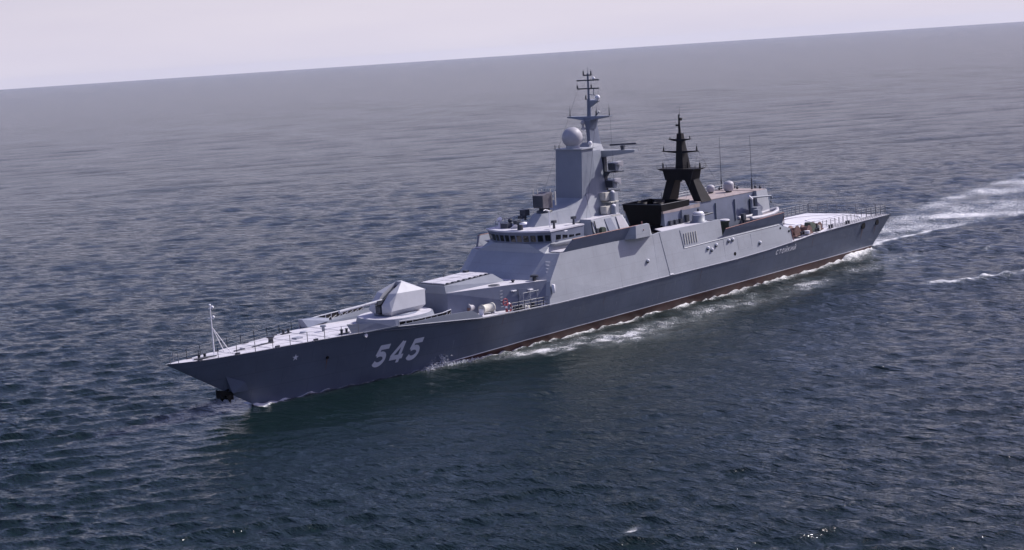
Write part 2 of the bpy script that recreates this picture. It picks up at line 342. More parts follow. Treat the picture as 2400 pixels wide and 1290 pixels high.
# ------------------------------------------------------------------ gun
def plat(m):
    n = 28; top, bot = [], []
    for i in range(n):
        t = 2 * math.pi * i / n; c, s_ = math.cos(t), math.sin(t)
        cx = 24.9; rx = 3.5 if c < 0 else 3.6
        top.append((cx + rx * .95 * math.copysign(abs(c) ** .8, c), 3.75 * math.copysign(abs(s_) ** .8, s_) * .8, 4.93)); bot.append((cx + rx * math.copysign(abs(c) ** .8, c), 4.05 * .8 * math.copysign(abs(s_) ** .8, s_), 4.2))
    m.hull(top + bot)
GP = B('gun_platform', plat, GREY2, ship)  # sides shaded by a darker grey; the pale top is a separate plate
B('platform_top', lambda m: m.poly([(24.9 + (3.5 if math.cos(t) < 0 else 3.6) * .93 * math.copysign(abs(math.cos(t)) ** .8, math.cos(t)), 2.9 * math.copysign(abs(math.sin(t)) ** .8, math.sin(t)), 4.937) for t in np.linspace(0, 2 * math.pi, 29)[:-1]], .006), DECK, GP)
GT = bpy.data.objects.new('gun_turret', None); COL.objects.link(GT); GT.parent = ship
def turret(m):
    for q in (1, -1):
        m.hull([(25.7, .34 * q, 7.72), (24.0, .40 * q, 6.86), (23.0, .42 * q, 5.95), (23.0, .42 * q, 5.2), (23.3, .42 * q, 4.98), (25.7, .3 * q, 4.98), (24.15, 1.3 * q, 6.93), (23.15, 1.5 * q, 5.46), (23.45, 1.1 * q, 4.98), (25.7, 1.5 * q, 5.45), (25.7, 1.3 * q, 6.87), (25.7, 1.1 * q, 4.98), (23.3, 1.15 * q, 6.2)])
    m.hull([(25.68, .34 * q, 7.73) for q in (1, -1)] + [(25.68, 1.3 * q, 6.872) for q in (1, -1)] + [(25.68, 1.5 * q, 5.45) for q in (1, -1)] + [(25.68, 1.1 * q, 4.98) for q in (1, -1)] + [(27.65, 1.3 * q, 6.8) for q in (1, -1)] + [(27.4, 1.5 * q, 5.45) for q in (1, -1)] + [(27.0, 1.1 * q, 4.98) for q in (1, -1)] + [(26.0, 0, 7.78), (27.6, 0, 7.0)])
B('gun_house', turret, GUNP, GT)
B('turret_ring', lambda m: m.lathe((25, 0, 4.92), [(2.0, 0), (1.95, .05), (1.45, .06), (1.45, .09)], 28), DBLUE, GT)
def barrel(m):
    m.tube((23.4, 0, 6.32), (21.4, 0, 6.26), .17, .13, 12); m.tube((21.4, 0, 6.26), (18.6, 0, 6.14), .115, .095, 12); m.tube((18.6, 0, 6.14), (18.35, 0, 6.13), .15, .15, 12)
B('gun_barrel', barrel, STEEL, GT)
B('barrel_slot', lambda m: m.hull([(x, y, z) for y in (-.38, .38) for x, z in ((25.6, 7.35), (24.1, 6.5), (23.6, 5.9), (23.5, 5.1), (25.6, 5.1))]), BLACK, GT)
B('barrel_cradle', lambda m: (m.tube((23.6, 0, 6.3), (25.0, 0, 7.15), .16, n=8), m.box(22.75, 23.6, -.22, .22, 6.05, 6.4), m.hull([(22.9, y, z) for y in (-.3, .3) for z in (5.3, 5.8)] + [(23.5, y, z) for y in (-.3, .3) for z in (5.2, 6.0)])), DARK, GT)

# ------------------------------------------------------------------ jackstaff, bow fittings
def jack(m):
    m.tube((4.75, 0, 4.85), (4.75, 0, 8.95), .055, .04); m.tube((4.75, 0, 7.2), (6.1, .45, 4.85), .035); m.tube((4.75, 0, 7.2), (6.1, -.45, 4.85), .035)
    m.tube((4.75, -.35, 7.9), (4.75, .35, 7.9), .035); m.tube((4.75, -.2, 8.7), (4.75, .3, 8.7), .03)
J = B('jackstaff', jack, WHITE, ship)
B('lamp', lambda m: (m.ball((4.75, .3, 8.85), .13), m.ball((4.75, 0, 9.0), .1)), WHITE, J)
B('lamp', lambda m: m.ball((4.75, .33, 8.05), .12), WHITE, J)
def bollard(m, x, y, z):
    for d in (-.28, .28): m.lathe((x + d, y, z), [(.11, 0), (.11, .32), (.15, .34), (.15, .42)], 10)
    m.box(x - .5, x + .5, y - .17, y + .17, z, z + .05)
for x, y in ((3.3, .3), (14.2, -2.4), (16.4, 2.7)): B('bollard', lambda m: bollard(m, x, y, deckz(x) + .03), DARK, ship)
B('deck_hatch', lambda m: m.box(7.6, 8.3, -.35, .35, 4.84, 4.95), DECK, ship)
B('deck_hatch', lambda m: m.box(12.6, 13.3, .3, .95, 4.8, 4.93), STEEL, ship)
B('deck_hatch', lambda m: m.lathe((15.2, -1.2, 4.78), [(.36, 0), (.36, .08), (.3, .12)], 14), STEEL, ship)
B('deck_seam', lambda m: [m.box(x, x + .035, -dw(x) + .3, dw(x) - .3, deckz(x) + .03, deckz(x) + .052) for x in (6, 9, 12, 14.6, 17.3)], STEEL, ship)
B('spare_boom', lambda m: m.tube((2.5, .35, 4.98), (4.4, .75, 4.98), .06), DARK, ship)
B('mooring_chock', lambda m: [m.box(x, x + .4, sg * (dw(x) - .12), sg * (dw(x) - .3), deckz(x), deckz(x) + .14) for x in (2.6, 5.8, 9.4, 13.0) for sg in (1, -1)], DARK, ship)
def capstan(m): m.lathe((10.6, 0, 4.8), [(.32, 0), (.22, .15), (.2, .4), (.34, .5), (.34, .58)], 14)
B('capstan', capstan, DARK, ship)
def chain(m):
    for sg in (1,): m.path([(10.6, .1, 4.9), (8.5, .25, 4.9), (6.5, .3, 4.92)], .05, 5)
B('anchor_chain', chain, DARK, ship)
B('vent', lambda m: (m.lathe((16.4, 0, 4.75), [(.13, 0), (.13, .4), (.28, .42), (.25, .58)], 12)), GREY2, ship)
# guard rails
def rail(m, pts, h=.95, rows=3, post=1.5, r=.022, rp=.03):
    P = [Vector(p) for p in pts]
    for a, b in zip(P, P[1:]):
        k = max(1, round((b - a).length / post))
        for i in range(k + 1): q = a.lerp(b, i / k); m.tube(q, q + Vector((0, 0, h)), rp, n=5)
        for j in range(rows): hh = h * (j + 1) / rows - .02; m.tube(a + Vector((0, 0, hh)), b + Vector((0, 0, hh)), r, n=4, cap=False)
def edge_rail(m, x0, x1, sg, h=.85, step=1.55, rows=3, inset=.12, r=.014, rp=.035):
    xx = np.linspace(x0, x1, max(2, round((x1 - x0) / step) + 1))
    rail(m, [(x, sg * (dw(x) - inset), deckz(x)) for x in xx], h, rows, 99, r, rp)
for sg in (1, -1): B('guard_rail', lambda m: edge_rail(m, 1.0, 17.2, sg, r=.009, rp=.028), RAILM, ship)
B('guard_rail', lambda m: rail(m, [(.35, .15, 4.95), (1.0, .35, 4.95)], .6, 2, .6), RAILM, ship)
B('guard_rail', lambda m: edge_rail(m, 34.2, 39.2, 1, .9, .8, 3, .15, .02, .03), RAILM, ship)
B('guard_rail', lambda m: edge_rail(m, 31, 39.2, -1, .9, 1.2), RAILM, ship)

# ------------------------------------------------------------------ forward deckhouse and missile launcher
def dh(m): m.hull([(29.7, sg * 2.05, z) for sg in (1, -1) for z in (3.7, 6.08)] + [(39.45, sg * 5.85, 6.0) for sg in (1, -1)] + [(39.45, sg * 6.2, 3.6) for sg in (1, -1)])
DH = B('forward_deckhouse', dh, DBLUE, ship)
B('deckhouse_roof', lambda m: m.poly([(29.72, 2.0, 6.11), (39.4, 5.8, 6.05), (39.4, -5.8, 6.05), (29.72, -2.0, 6.11)], .025), DECK, DH)
def ladder(m, x, y, z0, z1, dx=.0, w_=.35, dy=0):
    for k in range(int((z1 - z0) / .3)): z = z0 + .15 + k * .3; m.box(x - w_ / 2, x + w_ / 2, y, y + .07, z, z + .05)
B('ladder', lambda m: ladder(m, 34.6, 4.22, 4.0, 5.9), STEEL, DH)
B('door', lambda m: m.plate((36.3, 4.95, 4.0), (37.1, 5.22, 4.0), (37.1, 5.12, 5.6), (36.3, 4.85, 5.6), -.05), DBLUE, DH)
B('wall_lamp', lambda m: m.box(37.3, 37.75, 5.1, 5.45, 5.35, 5.45), WHITE, DH)
B('wall_lamp', lambda m: m.box(35.7, 36.2, 4.4, 4.75, 5.45, 5.54), WHITE, DH)
B('mushroom_vent', lambda m: m.lathe((38.6, 4.9, 6.05), [(.18, 0), (.18, .35), (.42, .38), (.36, .55)], 14), DARK, DH)
B('mushroom_vent', lambda m: m.lathe((37.0, 3.6, 6.05), [(.12, 0), (.12, .16), (.22, .18), (.16, .28)], 12), DARK, DH)
B('round_hatch', lambda m: m.lathe((34.8, 3.2, 6.07), [(.55, 0), (.55, .06), (.48, .09)], 20), DARK, DH)
ML = bpy.data.objects.new('missile_launcher', None); COL.objects.link(ML); ML.parent = ship
B('launcher_block', lambda m: m.hull([(29.65, s_ * 1.98, 6.0) for s_ in (1, -1)] + [(29.62, s_ * 1.85, 6.78) for s_ in (1, -1)] + [(36.2, s_ * 1.75, 6.92) for s_ in (1, -1)] + [(37.6, s_ * 2.1, 6.0) for s_ in (1, -1)]), GREY2, ML)
B('launcher_top', lambda m: m.poly([(29.75, 1.75, 6.83), (36.0, 1.65, 6.96), (36.0, -1.65, 6.96), (29.75, -1.75, 6.83)], .04), DARK, ML)
for i in range(4):
    for s_ in (1, -1):
        x0 = 29.95 + i * 1.5; zt = lambda x: 6.86 + (x - 29.75) * .0208
        B('cell_hatch', lambda m: m.hull([(x, y * s_, zt(x) + d) for x in (x0, x0 + 1.38) for y in (.06, 1.5) for d in (-.02, .06)]), DECK, ML)
        B('hinge', lambda m: [m.box(x0 + .25 + k * .7, x0 + .42 + k * .7, s_ * 1.5, s_ * 1.68, zt(x0) - .01, zt(x0) + .09) for k in (0, 1)], DARK, ML)
B('launcher_lamp', lambda m: m.ball((29.5, -.6, 6.35), .1), WHITE, ML)
B('roof_lamp', lambda m: (m.box(35.4, 35.8, -1.4, -.9, 6.95, 7.22), m.tube((33, -1.6, 6.9), (33, -1.6, 7.25), .05)), DARK, ML)

# deck gear in the port waist
def gear_box(m):
    m.box(30.35, 31.05, 1.55, 2.25, 3.85, 4.85)
B('gun_mount_cover', gear_box, GREEN, ship)
B('mount_cap', lambda m: (m.box(30.5, 30.8, 1.8, 2.1, 4.85, 5.1), m.tube((31.1, 2.3, 3.85), (31.1, 2.3, 5.1), .04)), CREAM, ship)
def reel(m, c, r, hl, n=18):
    x, y, z = c; ax = [(r * .35, -hl - .1), (r, -hl - .1), (r, -hl), (r * .82, -hl + .03), (r * .9, 0), (r * .82, hl - .03), (r, hl), (r, hl + .1), (r * .35, hl + .1)]
    m.lathe(c, ax, n, 'x')
W1 = B('mooring_reel', lambda m: reel(m, (32.0, 2.75, 4.45), .42, .35), DOME, ship); W1['label'] = 'small mooring reel with reddish frame'
B('reel_frame', lambda m: [m.box(32 + d - .05, 32 + d + .05, 2.4, 3.1, 3.8, 4.5) for d in (-.52, .52)] + [m.box(31.4, 32.6, 2.3, 3.2, 3.75, 3.88)], BROWN, W1)
W2 = B('mooring_reel', lambda m: reel(m, (32.55, 4.25, 4.38), .43, .62), CREAM, ship); W2['label'] = 'large cream covered mooring reel'
B('reel_frame', lambda m: [m.box(32.55 + d - .05, 32.55 + d + .05, 4.0, 4.5, 3.8, 4.4) for d in (-.78, .78)], WHITE, W2)
for x in (35.6, 37.9): B('bollard', lambda m: bollard(m, x, 5.45, deckz(x) + .03), DARK, ship)
B('mooring_rope', lambda m: [m.lathe((36.7, 5.3, 3.78 + .09 * k), [(.34, -.04), (.4, 0), (.34, .04)], 14) for k in range(3)], CREAM, ship)
for i, x in enumerate((34.9, 36.2, 37.1, 38.6)):
    B('fairlead', lambda m: (m.box(x - .28, x + .28, 5.75, 5.95, 3.72, 3.82), m.tube((x - .2, 5.85, 3.8), (x - .2, 5.85, 4.12), .06), m.tube((x + .2, 5.85, 3.8), (x + .2, 5.85, 4.12), .06)), WHITE if i % 2 else DARK, ship)
B('upper_rail', lambda m: rail(m, [(36.4, 5.35, 3.75), (39.0, 5.6, 3.75)], 1.5, 2, .9, .02, .03), STEEL, ship)
for i in range(9):
    x = 34.6 + i * .5; c_ = [STEEL, BLACKM, WHITE, DARK][i % 4]
    B('deck_fitting', lambda m: (m.hull([(x, 5.0 + .1 * (i % 3), 3.75), (x + .3, 5.0, 3.75), (x + .1, 5.35, 3.75), (x + .12, 5.15, 4.1 + .1 * (i % 3)), (x + .25, 5.2, 4.0)])), c_, ship)
# lifebuoy on a stand: a thing of its own
def torus(m, c, R_, r_, n=24, k=8, axis='y', a0=0, a1=360):
    vs = []; c = V(*c)
    for i in range(n + 1):
        t = R(a0 + (a1 - a0) * i / n)
        for j in range(k):
            p = 2 * math.pi * j / k; rr = R_ + r_ * math.cos(p); h = r_ * math.sin(p)
            vs.append(c + (Vector((rr * math.cos(t), h, rr * math.sin(t))) if axis == 'y' else Vector((h, rr * math.cos(t), rr * math.sin(t)))))
    m.add(vs, [(i * k + j, i * k + (j + 1) % k, (i + 1) * k + (j + 1) % k, (i + 1) * k + j) for i in range(n) for j in range(k)], True)
LB_ = empty('lifebuoy', 'red and white lifebuoy ring standing at the port deck edge of the warship', 'lifebuoy')
for k in range(4): B('ring_segment', lambda m: torus(m, (34.05, 5.6, 4.28), .36, .09, 8, 8, 'y', 90 * k, 90 * k + 62), REDP, LB_)
for k in range(4): B('white_band', lambda m: torus(m, (34.05, 5.6, 4.28), .36, .092, 4, 8, 'y', 90 * k + 62, 90 * k + 90), WHITE, LB_)
HR = B('hose_reel', lambda m: (torus(m, (34.15, 5.1, 4.75), .3, .05, 16, 6, 'y'), m.tube((33.9, 5.1, 4.75), (34.4, 5.1, 4.75), .04)), REDP, ship)
B('reel_stand', lambda m: m.tube((34.2, 5.1, 3.7), (34.2, 5.1, 4.55), .06), REDP, HR)

# ------------------------------------------------------------------ main superstructure
SS = bpy.data.objects.new('superstructure', None); COL.objects.link(SS); SS.parent = ship
def ss_front(m):
    for_ = []
    for s_ in (1, -1):
        for_ += [(38.0, s_ * 4.15, 5.6), (39.5, s_ * 6.1, 5.9), (38.9, s_ * 6.2, 3.65), (37.2, s_ * 4.0, 4), (40.85, s_ * 4.45, 8.32), (41.45, s_ * 5.82, 8.32), (50, s_ * 5.82, 8.32), (50, s_ * 6.38, 3.6)]
    m.hull([p for p in for_ if not (p[0] < 39 and p[2] < 4.5)] + [(39.0, s_ * 6.28, 3.65) for s_ in (1, -1)])
B('front_block', ss_front, GREY, SS)
def side_block(m, x0, x1, zt, yt, zb=3.62):
    m.hull([(x, s_ * yt, zt) for x in (x0, x1) for s_ in (1, -1)] + [(x, s_ * 6.385, zb) for x in (x0, x1) for s_ in (1, -1)])
B('side_block', lambda m: side_block(m, 50.01, 56.0, 8.3, 5.80), GREY, SS)
# midship block: walls with an open well inside
def wall_strip(m, xa, xb, zta, ztb, yt_a, yt_b, th=.25, sg=1):
    m.hull([(xa, sg * 6.385, dz(xa) - .06), (xb, sg * 6.385, dz(xb) - .06), (xa, sg * yt_a, zta), (xb, sg * yt_b, ztb), (xa, sg * (6.385 - th), dz(xa) - .06), (xb, sg * (6.385 - th), dz(xb) - .06), (xa, sg * (yt_a - th), zta), (xb, sg * (yt_b - th), ztb)])
for sg in (1, -1):
    B('side_wall', lambda m: (wall_strip(m, 56.0, 57.2, 8.15, 8.28, 5.83, 5.83, .25, sg), wall_strip(m, 57.2, 68.0, 8.28, 8.28, 5.83, 5.83, .25, sg)), GREY, SS)
    B('side_wall', lambda m: (wall_strip(m, 68.0, 79.9, 6.38, 6.42, 6.08, 6.05, .25, sg), wall_strip(m, 79.9, 81.3, 6.1, 5.62, 6.06, 6.15, .25, sg)), GREY, SS)
    B('boat_bay_bulwark', lambda m: m.hull([(68.05, sg * 6.06, 6.40), (79.9, sg * 6.03, 6.44), (68.05, sg * 6.50, 7.25), (79.6, sg * 6.50, 7.63), (68.05, sg * 5.96, 6.40), (79.9, sg * 5.93, 6.44), (68.05, sg * 6.42, 7.25), (79.6, sg * 6.42, 7.63)]), DBLUE, SS)
    B('rim', lambda m: m.tube((68.05, sg * 6.46, 7.27), (79.6, sg * 6.46, 7.65), .05), RIM, SS)
B('well_end_wall', lambda m: m.hull([(67.8, y, z) for y in (2.9, 5.6) for z in (4, 8.25)] + [(68.0, y, z) for y in (2.9, 5.6) for z in (4, 8.25)]), GREY2, SS)
B('side_deck', lambda m: (m.poly([(58.3, 5.62, 8.12), (67.9, 5.62, 8.12), (67.9, 2.7, 8.12), (60.5, 2.7, 8.12)], .1), m.poly([(58.3, -5.62, 8.12), (60.5, -2.7, 8.12), (67.9, -2.7, 8.12), (67.9, -5.62, 8.12)], .1)), DECK, SS)
B('boat_deck', lambda m: (m.box(68, 79.9, 2.6, 5.9, 5.2, 5.3), m.box(68, 79.9, -2.6, -5.9, 5.2, 5.3)), DARK, SS)
B('aft_step', lambda m: m.hull([(79.95, y, z) for y in (-5.8, 5.8) for z in (3.9, 5.5)] + [(81.2, y, z) for y in (-5.8, 5.8) for z in (3.9, 5.45)]), DECK, SS)
B('edge_trim', lambda m: (m.tube((79.65, 6.38, 7.6), (80.0, 6.12, 6.15), .05), m.tube((81.3, 6.2, 5.6), (81.5, 6.4, 4.2), .05)), RIM, SS)
# seams, lamps, ports and the louvred panel on the port side
def ywall(x, z):
    zt, yt = (8.3, 5.82) if x < 68 else (6.4, 6.07)
    zb = dz(x) - .06; return 6.385 + (yt - 6.385) * (z - zb) / (zt - zb)
def on_wall(x, z, off=0): return (x, ywall(x, z) + off, z)
def seam(m, pts, wd=.05, off=.02):
    for (xa, za), (xb, zb) in zip(pts, pts[1:]): m.tube(on_wall(xa, za, off * .3), on_wall(xb, zb, off * .3), wd, n=5)
B('seam', lambda m: seam(m, [(57.1, 8.25), (57.9, 3.75)], .035), GREY2, SS)
B('seam', lambda m: seam(m, [(60.9, 6.12), (68.2, 6.22), (79, 6.3)], .045), GREY, SS)
B('seam', lambda m: seam(m, [(60.6, 8.05), (60.9, 6.12)], .05), GREY2, SS)
LV = B('louvre_panel', lambda m: m.plate(on_wall(60.9, 6.3, .01), on_wall(63.6, 6.38, .01), on_wall(63.6, 7.9, .01), on_wall(60.9, 7.95, .01), -.03), GREY, SS)
B('slat', lambda m: [m.tube(on_wall(61.2 + k * .42, 6.5, .04), on_wall(61.2 + k * .42, 7.65, .04), .06, n=5) for k in range(6)], CREAM, LV)
for x, z in ((54.5, 5.75), (65.0, 5.62), (65.65, 5.36), (66.55, 5.75), (68.9, 5.9), (69.65, 5.93), (74.7, 4.9)):
    l = B('side_lamp', lambda m: m.ball(on_wall(x, z, .1), .17, 1, 12), WHITE, SS); B('lamp_bracket', lambda m: m.lathe(on_wall(x, z - .12, .0), [(.14, -.05), (.16, .12)], 10, 'y'), DARK, l)
for x, z, r in ((69.8, 4.3, .2), (79.2, 5.9, .12), (80.85, 5.35, .13)): B('side_port', lambda m: m.lathe((x, ywall(x, z) - .1, z), [(r, 0), (r, .14)], 14, 'y', False), BLACK, SS)
B('panel_outline', lambda m: seam(m, [(70.6, 4.6), (70.6, 6.0), (73.2, 6.05), (73.2, 4.7), (70.6, 4.6)], .02), GREY, SS)
B('strake_lamp', lambda m: m.box(57.8, 58.4, 6.35, 6.5, 3.78, 3.86), WHITE, SS)
B('raft_canister', lambda m: m.lathe((39.6, 6.35, 5.2), [(.1, -.42), (.17, -.36), (.17, .36), (.1, .42)], 12), WHITE, SS)
# forward bulwark and sponson box
for sg in (1, -1):
    B('wing_bulwark', lambda m: m.hull([(42.0, sg * 5.80, 8.31), (53.2, sg * 5.80, 8.31), (42.9, sg * 6.30, 9.44), (53.2, sg * 6.30, 9.50), (42.0, sg * 5.7, 8.31), (53.2, sg * 5.7, 8.31), (42.9, sg * 6.20, 9.44), (53.2, sg * 6.20, 9.50)]), DBLUE, SS)
    B('rim', lambda m: m.path([(42.9, sg * 6.25, 9.47), (53.2, sg * 6.25, 9.53)], .055), RIM, SS)
    bx = B('sponson_box', lambda m: m.hull([(51.4, sg * 5.8, 8.25), (52.1, sg * 6.75, 8.32), (54.5, sg * 6.75, 8.3), (55.9, sg * 5.8, 8.25), (51.5, sg * 5.85, 9.46), (52.2, sg * 6.7, 9.6), (54.4, sg * 6.7, 9.55), (55.4, sg * 5.6, 9.45)]), GREY, SS)
    B('box_lamp', lambda m: (m.ball((53.4, sg * 6.74, 9.05), .07), m.tube((54.1, sg * 6, 9.4), (54.1, sg * 6, 9.8), .07)), RIM, bx)
B('bridge_deck', lambda m: m.poly([(41.6, 5.7, 8.42), (55.5, 5.65, 8.42), (55.5, -5.65, 8.42), (41.6, -5.7, 8.42)], .06), DECK, SS)
B('front_rung', lambda m: [m.box(39.6 - d * .6 + .7, 39.65 - d * .6 + .7, 4.9, 5.5, 7.6 - d * 1.0, 7.64 - d * 1.0) for d in np.arange(0, 1.1, .3)], WHITE, SS)
B('crack_line', lambda m: m.path([(40.15, -4.3, 7.32), (40.15, 4.35, 7.32)], .02), DBLUE, SS)
# upper front wall under the bridge
def upfront(m):
    m.hull([(40.85, s_ * 4.40, 8.30) for s_ in (1, -1)] + [(41.05, s_ * 2.2, 9.12) for s_ in (1, -1)] + [(42.3, s_ * 4.05, 9.12) for s_ in (1, -1)] + [(41.9, s_ * 4.5, 8.3) for s_ in (1, -1)] + [(47.6, s_ * 4.2, z) for s_ in (1, -1) for z in (8.3, 9.12)])
B('lower_bridge_wall', upfront, GREY, SS)
BR = bpy.data.objects.new('bridge', None); COL.objects.link(BR); BR.parent = ship
def arcpts(z, grow=0.0, back=True):
    base = [(42.35, 4.1), (41.55, 2.9), (41.05, 1.5), (40.9, 0), (41.05, -1.5), (41.55, -2.9), (42.35, -4.1)]
    pts = [(x - grow, y * (1 + grow * .12), z) for x, y in base]
    if back: pts += [(47.5, -3.85 - grow * .4, z), (47.5, 3.85 + grow * .4, z)]
    return pts
B('bridge_house', lambda m: m.hull(arcpts(9.13, -.05) + arcpts(10.22, .16)), DBLUE, BR)  # shade below the roof overhang painted in by the dark material
B('bridge_roof', lambda m: m.hull(arcpts(10.22, .3) + arcpts(10.36, .3)), DECK, BR)
B('roof_coaming', lambda m: m.path(arcpts(10.36, .28, False), .035), WHITE, BR)
def winquad(m, a, b, z0, z1, g0, g1, frac0, frac1, off=.03):
    P0 = arcpts(9.13, g0, False); P1 = arcpts(9.13, g1, False)
    def at(P, i, f): return Vector(P[i]).lerp(Vector(P[i + 1]), f)
    i = a; q = [at(P0, i, frac0), at(P0, i, frac1), at(P1, i, frac1), at(P1, i, frac0)]
    q[0].z = q[1].z = z0; q[2].z = q[3].z = z1
    for p in q: p.x -= off; p.y *= 1.005
    m.add([V(*p) for p in q], [(0, 1, 2, 3)])
for i in range(6):
    for f0, f1 in ((.06, .42), (.56, .92)):
        B('bridge_window', lambda m: winquad(m, i, 0, 9.30, 9.92, -.02, .10, f0, f1), GLASS, BR)
for sg in (1, -1):
    for k in range(4):
        x0 = 43.0 + k * 1.05
        yb = lambda x, z: 4.06 - (x - 42.35) * .05 + (z - 9.13) * .07 + .03
        B('bridge_window', lambda m: m.add([V(x, sg * yb(x, z), z) for x, z in ((x0, 9.3), (x0 + .8, 9.3), (x0 + .8, 9.96), (x0, 9.96))], [(0, 1, 2, 3)]), GLASS, BR)
    B('wing_ledge', lambda m: m.hull([(42.0, sg * 4.1, 9.1), (42.2, sg * 4.75, 9.1), (45.5, sg * 4.75, 9.1), (45.8, sg * 4.1, 9.1), (42.4, sg * 4.1, 8.75), (45.2, sg * 4.6, 8.8)]), GREY, BR)
B('fascia_lamp', lambda m: m.box(43.9, 44.3, 4.35, 4.5, 10.05, 10.14), WHITE, BR)
# roof equipment
def pelorus(m, x, y, z=10.36, h=.55): m.tube((x, y, z), (x, y, z + h), .13, .1, 8); m.box(x - .22, x + .22, y - .18, y + .18, z + h, z + h + .25)
for x, y in ((43.5, 3.5), (46.7, 3.3)): B('searchlight', lambda m: pelorus(m, x, y), DARK, BR)
q = B('optical_sight', lambda m: (m.lathe((41.9, .5, 10.36), [(.3, 0), (.26, .5), (.4, .55), (.38, .8)], 12), m.box(41.6, 42.2, -.1, .35, 10.9, 11.3)), DARK, BR)
B('white_ring', lambda m: m.lathe((42.0, .75, 10.9), [(.42, 0), (.44, .16), (.3, .2)], 16), WHITE, q)
B('signal_lamp', lambda m: (m.tube((42.9, -3.2, 10.36), (42.9, -3.2, 10.9), .1), m.lathe((42.9, -3.2, 11.15), [(.12, -.25), (.26, .2)], 10, 'x')), WHITE, BR)
B('signal_lamp', lambda m: (m.box(42.3, 43.1, -2.5, -1.6, 10.36, 10.85), m.ball((43.2, -2.0, 11.05), .22)), DARK, BR)
B('roof_locker', lambda m: m.hull([(42.4, -1.4, 10.36), (43.1, -.5, 10.36), (43.3, -1.4, 10.36), (42.6, -.7, 10.8), (43.2, -1.1, 10.8)]), WHITE, BR)
B('bent_pole', lambda m: m.path([(44.2, 2.35, 10.36), (44.2, 2.35, 12.0), (43.7, 2.35, 12.15), (43.4, 2.35, 12.1)], .055), WHITE, BR)
B('roof_rail', lambda m: rail(m, [(42.8, -3.6, 10.36), (46.8, -3.5, 10.36)], .7, 2, 1.3), STEEL, BR)

# ------------------------------------------------------------------ wedge under the tower, box director
WG = bpy.data.objects.new('upper_deckhouse', None); COL.objects.link(WG); WG.parent = ship
def wedge(m):
    S = [(43.8, .55, 10.30, 45.1, .60, 11.50), (46.0, 1.45, 10.30, 47.0, 1.2, 11.60), (47.4, 1.9, 10.3, 48.2, 1.5, 11.78), (48.6, 2.3, 10.3, 49.2, 1.65, 12.12), (50.2, 2.75, 10.2, 50.6, 1.78, 12.80)]
    for a, b in zip(S, S[1:]): m.hull([(q[k], s_ * q[k + 1], q[k + 2]) for q in (a, b) for k in (0, 3) for s_ in (1, -1)])
B('wedge_house', wedge, GREY, WG)
B('wedge_base', lambda m: m.hull([(46.9, s_ * 3.2, 8.4) for s_ in (1, -1)] + [(49.0, s_ * 2.45, 10.25) for s_ in (1, -1)] + [(55.4, s_ * 2.5, 10.25) for s_ in (1, -1)] + [(55.6, s_ * 3.6, 8.4) for s_ in (1, -1)]), GREY, WG)
DR = B('radar_director', lambda m: (m.lathe((46.2, 0, 11.5), [(.8, 0), (.8, .25), (.55, .3), (.5, .6)], 16)), DARK, ship)
B('director_box', lambda m: (m.hull([(45.4, y, z) for y in (-.7, .6) for z in (12.05, 13.3)] + [(46.7, y, z) for y in (-.8, .7) for z in (11.95, 13.55)]), m.box(45.9, 46.9, -1.05, -.85, 12.2, 13.1)), DIRB, DR)
B('director_face', lambda m: (m.box(45.32, 45.38, -.7, .6, 12.15, 13.25)), DARK, DR)
B('antenna_frame', lambda m: [m.tube((45.7 + .3 * k, -.9 + .3 * k, 13.4), (45.7 + .3 * k, -.9 + .3 * k, 13.85), .04, n=5) for k in range(5)] + [m.tube((46.9, .9, 12.2), (46.9, .9, 13.6), .07)], CREAM, DR)
B('side_optic', lambda m: (m.box(44.6, 45.3, -1.9, -1.2, 11.35, 11.95), m.tube((44.95, -1.5, 10.9), (44.95, -1.5, 11.4), .12), m.box(44.2, 44.7, -1.8, -1.3, 11.1, 11.4)), DARK, DR)

# ------------------------------------------------------------------ tower mast
TW = bpy.data.objects.new('tower_mast', None); COL.objects.link(TW); TW.parent = ship
B('tower_front', lambda m: m.hull([(50.0, s_ * 1.75, 11.5) for s_ in (1, -1)] + [(50.45, s_ * 1.72, 17.42) for s_ in (1, -1)] + [(52.3, s_ * 1.85, 11.5) for s_ in (1, -1)] + [(52.2, s_ * 1.72, 17.42) for s_ in (1, -1)]), GREY2, TW)
B('tower_rear', lambda m: m.hull([(52.25, s_ * 1.95, 11.5) for s_ in (1, -1)] + [(52.05, s_ * 1.35, 17.1) for s_ in (1, -1)] + [(54.6, s_ * 1.5, 11.5) for s_ in (1, -1)] + [(54.1, s_ * 1.15, 17.1) for s_ in (1, -1)]), GREY2, TW)
B('tower_base', lambda m: m.hull([(50.6, s_ * 2.45, 9.9) for s_ in (1, -1)] + [(50.6, s_ * 1.82, 12.9) for s_ in (1, -1)] + [(54.6, s_ * 1.7, 12.9) for s_ in (1, -1)] + [(55.2, s_ * 2.3, 9.9) for s_ in (1, -1)]), GREY, TW)
B('tower_top', lambda m: (m.poly([(50.3, 1.85, 17.5), (52.4, 1.85, 17.5), (52.4, -1.85, 17.5), (50.3, -1.85, 17.5)], .09)), GREY, TW)
B('mast_housing', lambda m: m.hull([(52.4, s_ * .85, 17.05) for s_ in (1, -1)] + [(55.2, s_ * .9, 16.6) for s_ in (1, -1)] + [(53.3, s_ * .5, 17.9) for s_ in (1, -1)] + [(55.0, s_ * .6, 17.6) for s_ in (1, -1)] + [(52.6, s_ * .9, 15.6) for s_ in (1, -1)] + [(55.2, s_ * .9, 15.8) for s_ in (1, -1)]), GREY, TW)
RD = B('radome', lambda m: m.ball((51.15, 0, 18.6), 1.06, 1, 28), DOME, TW)
B('radome_collar', lambda m: m.lathe((51.15, 0, 17.5), [(.72, 0), (.68, .3)], 22), GREY, RD)
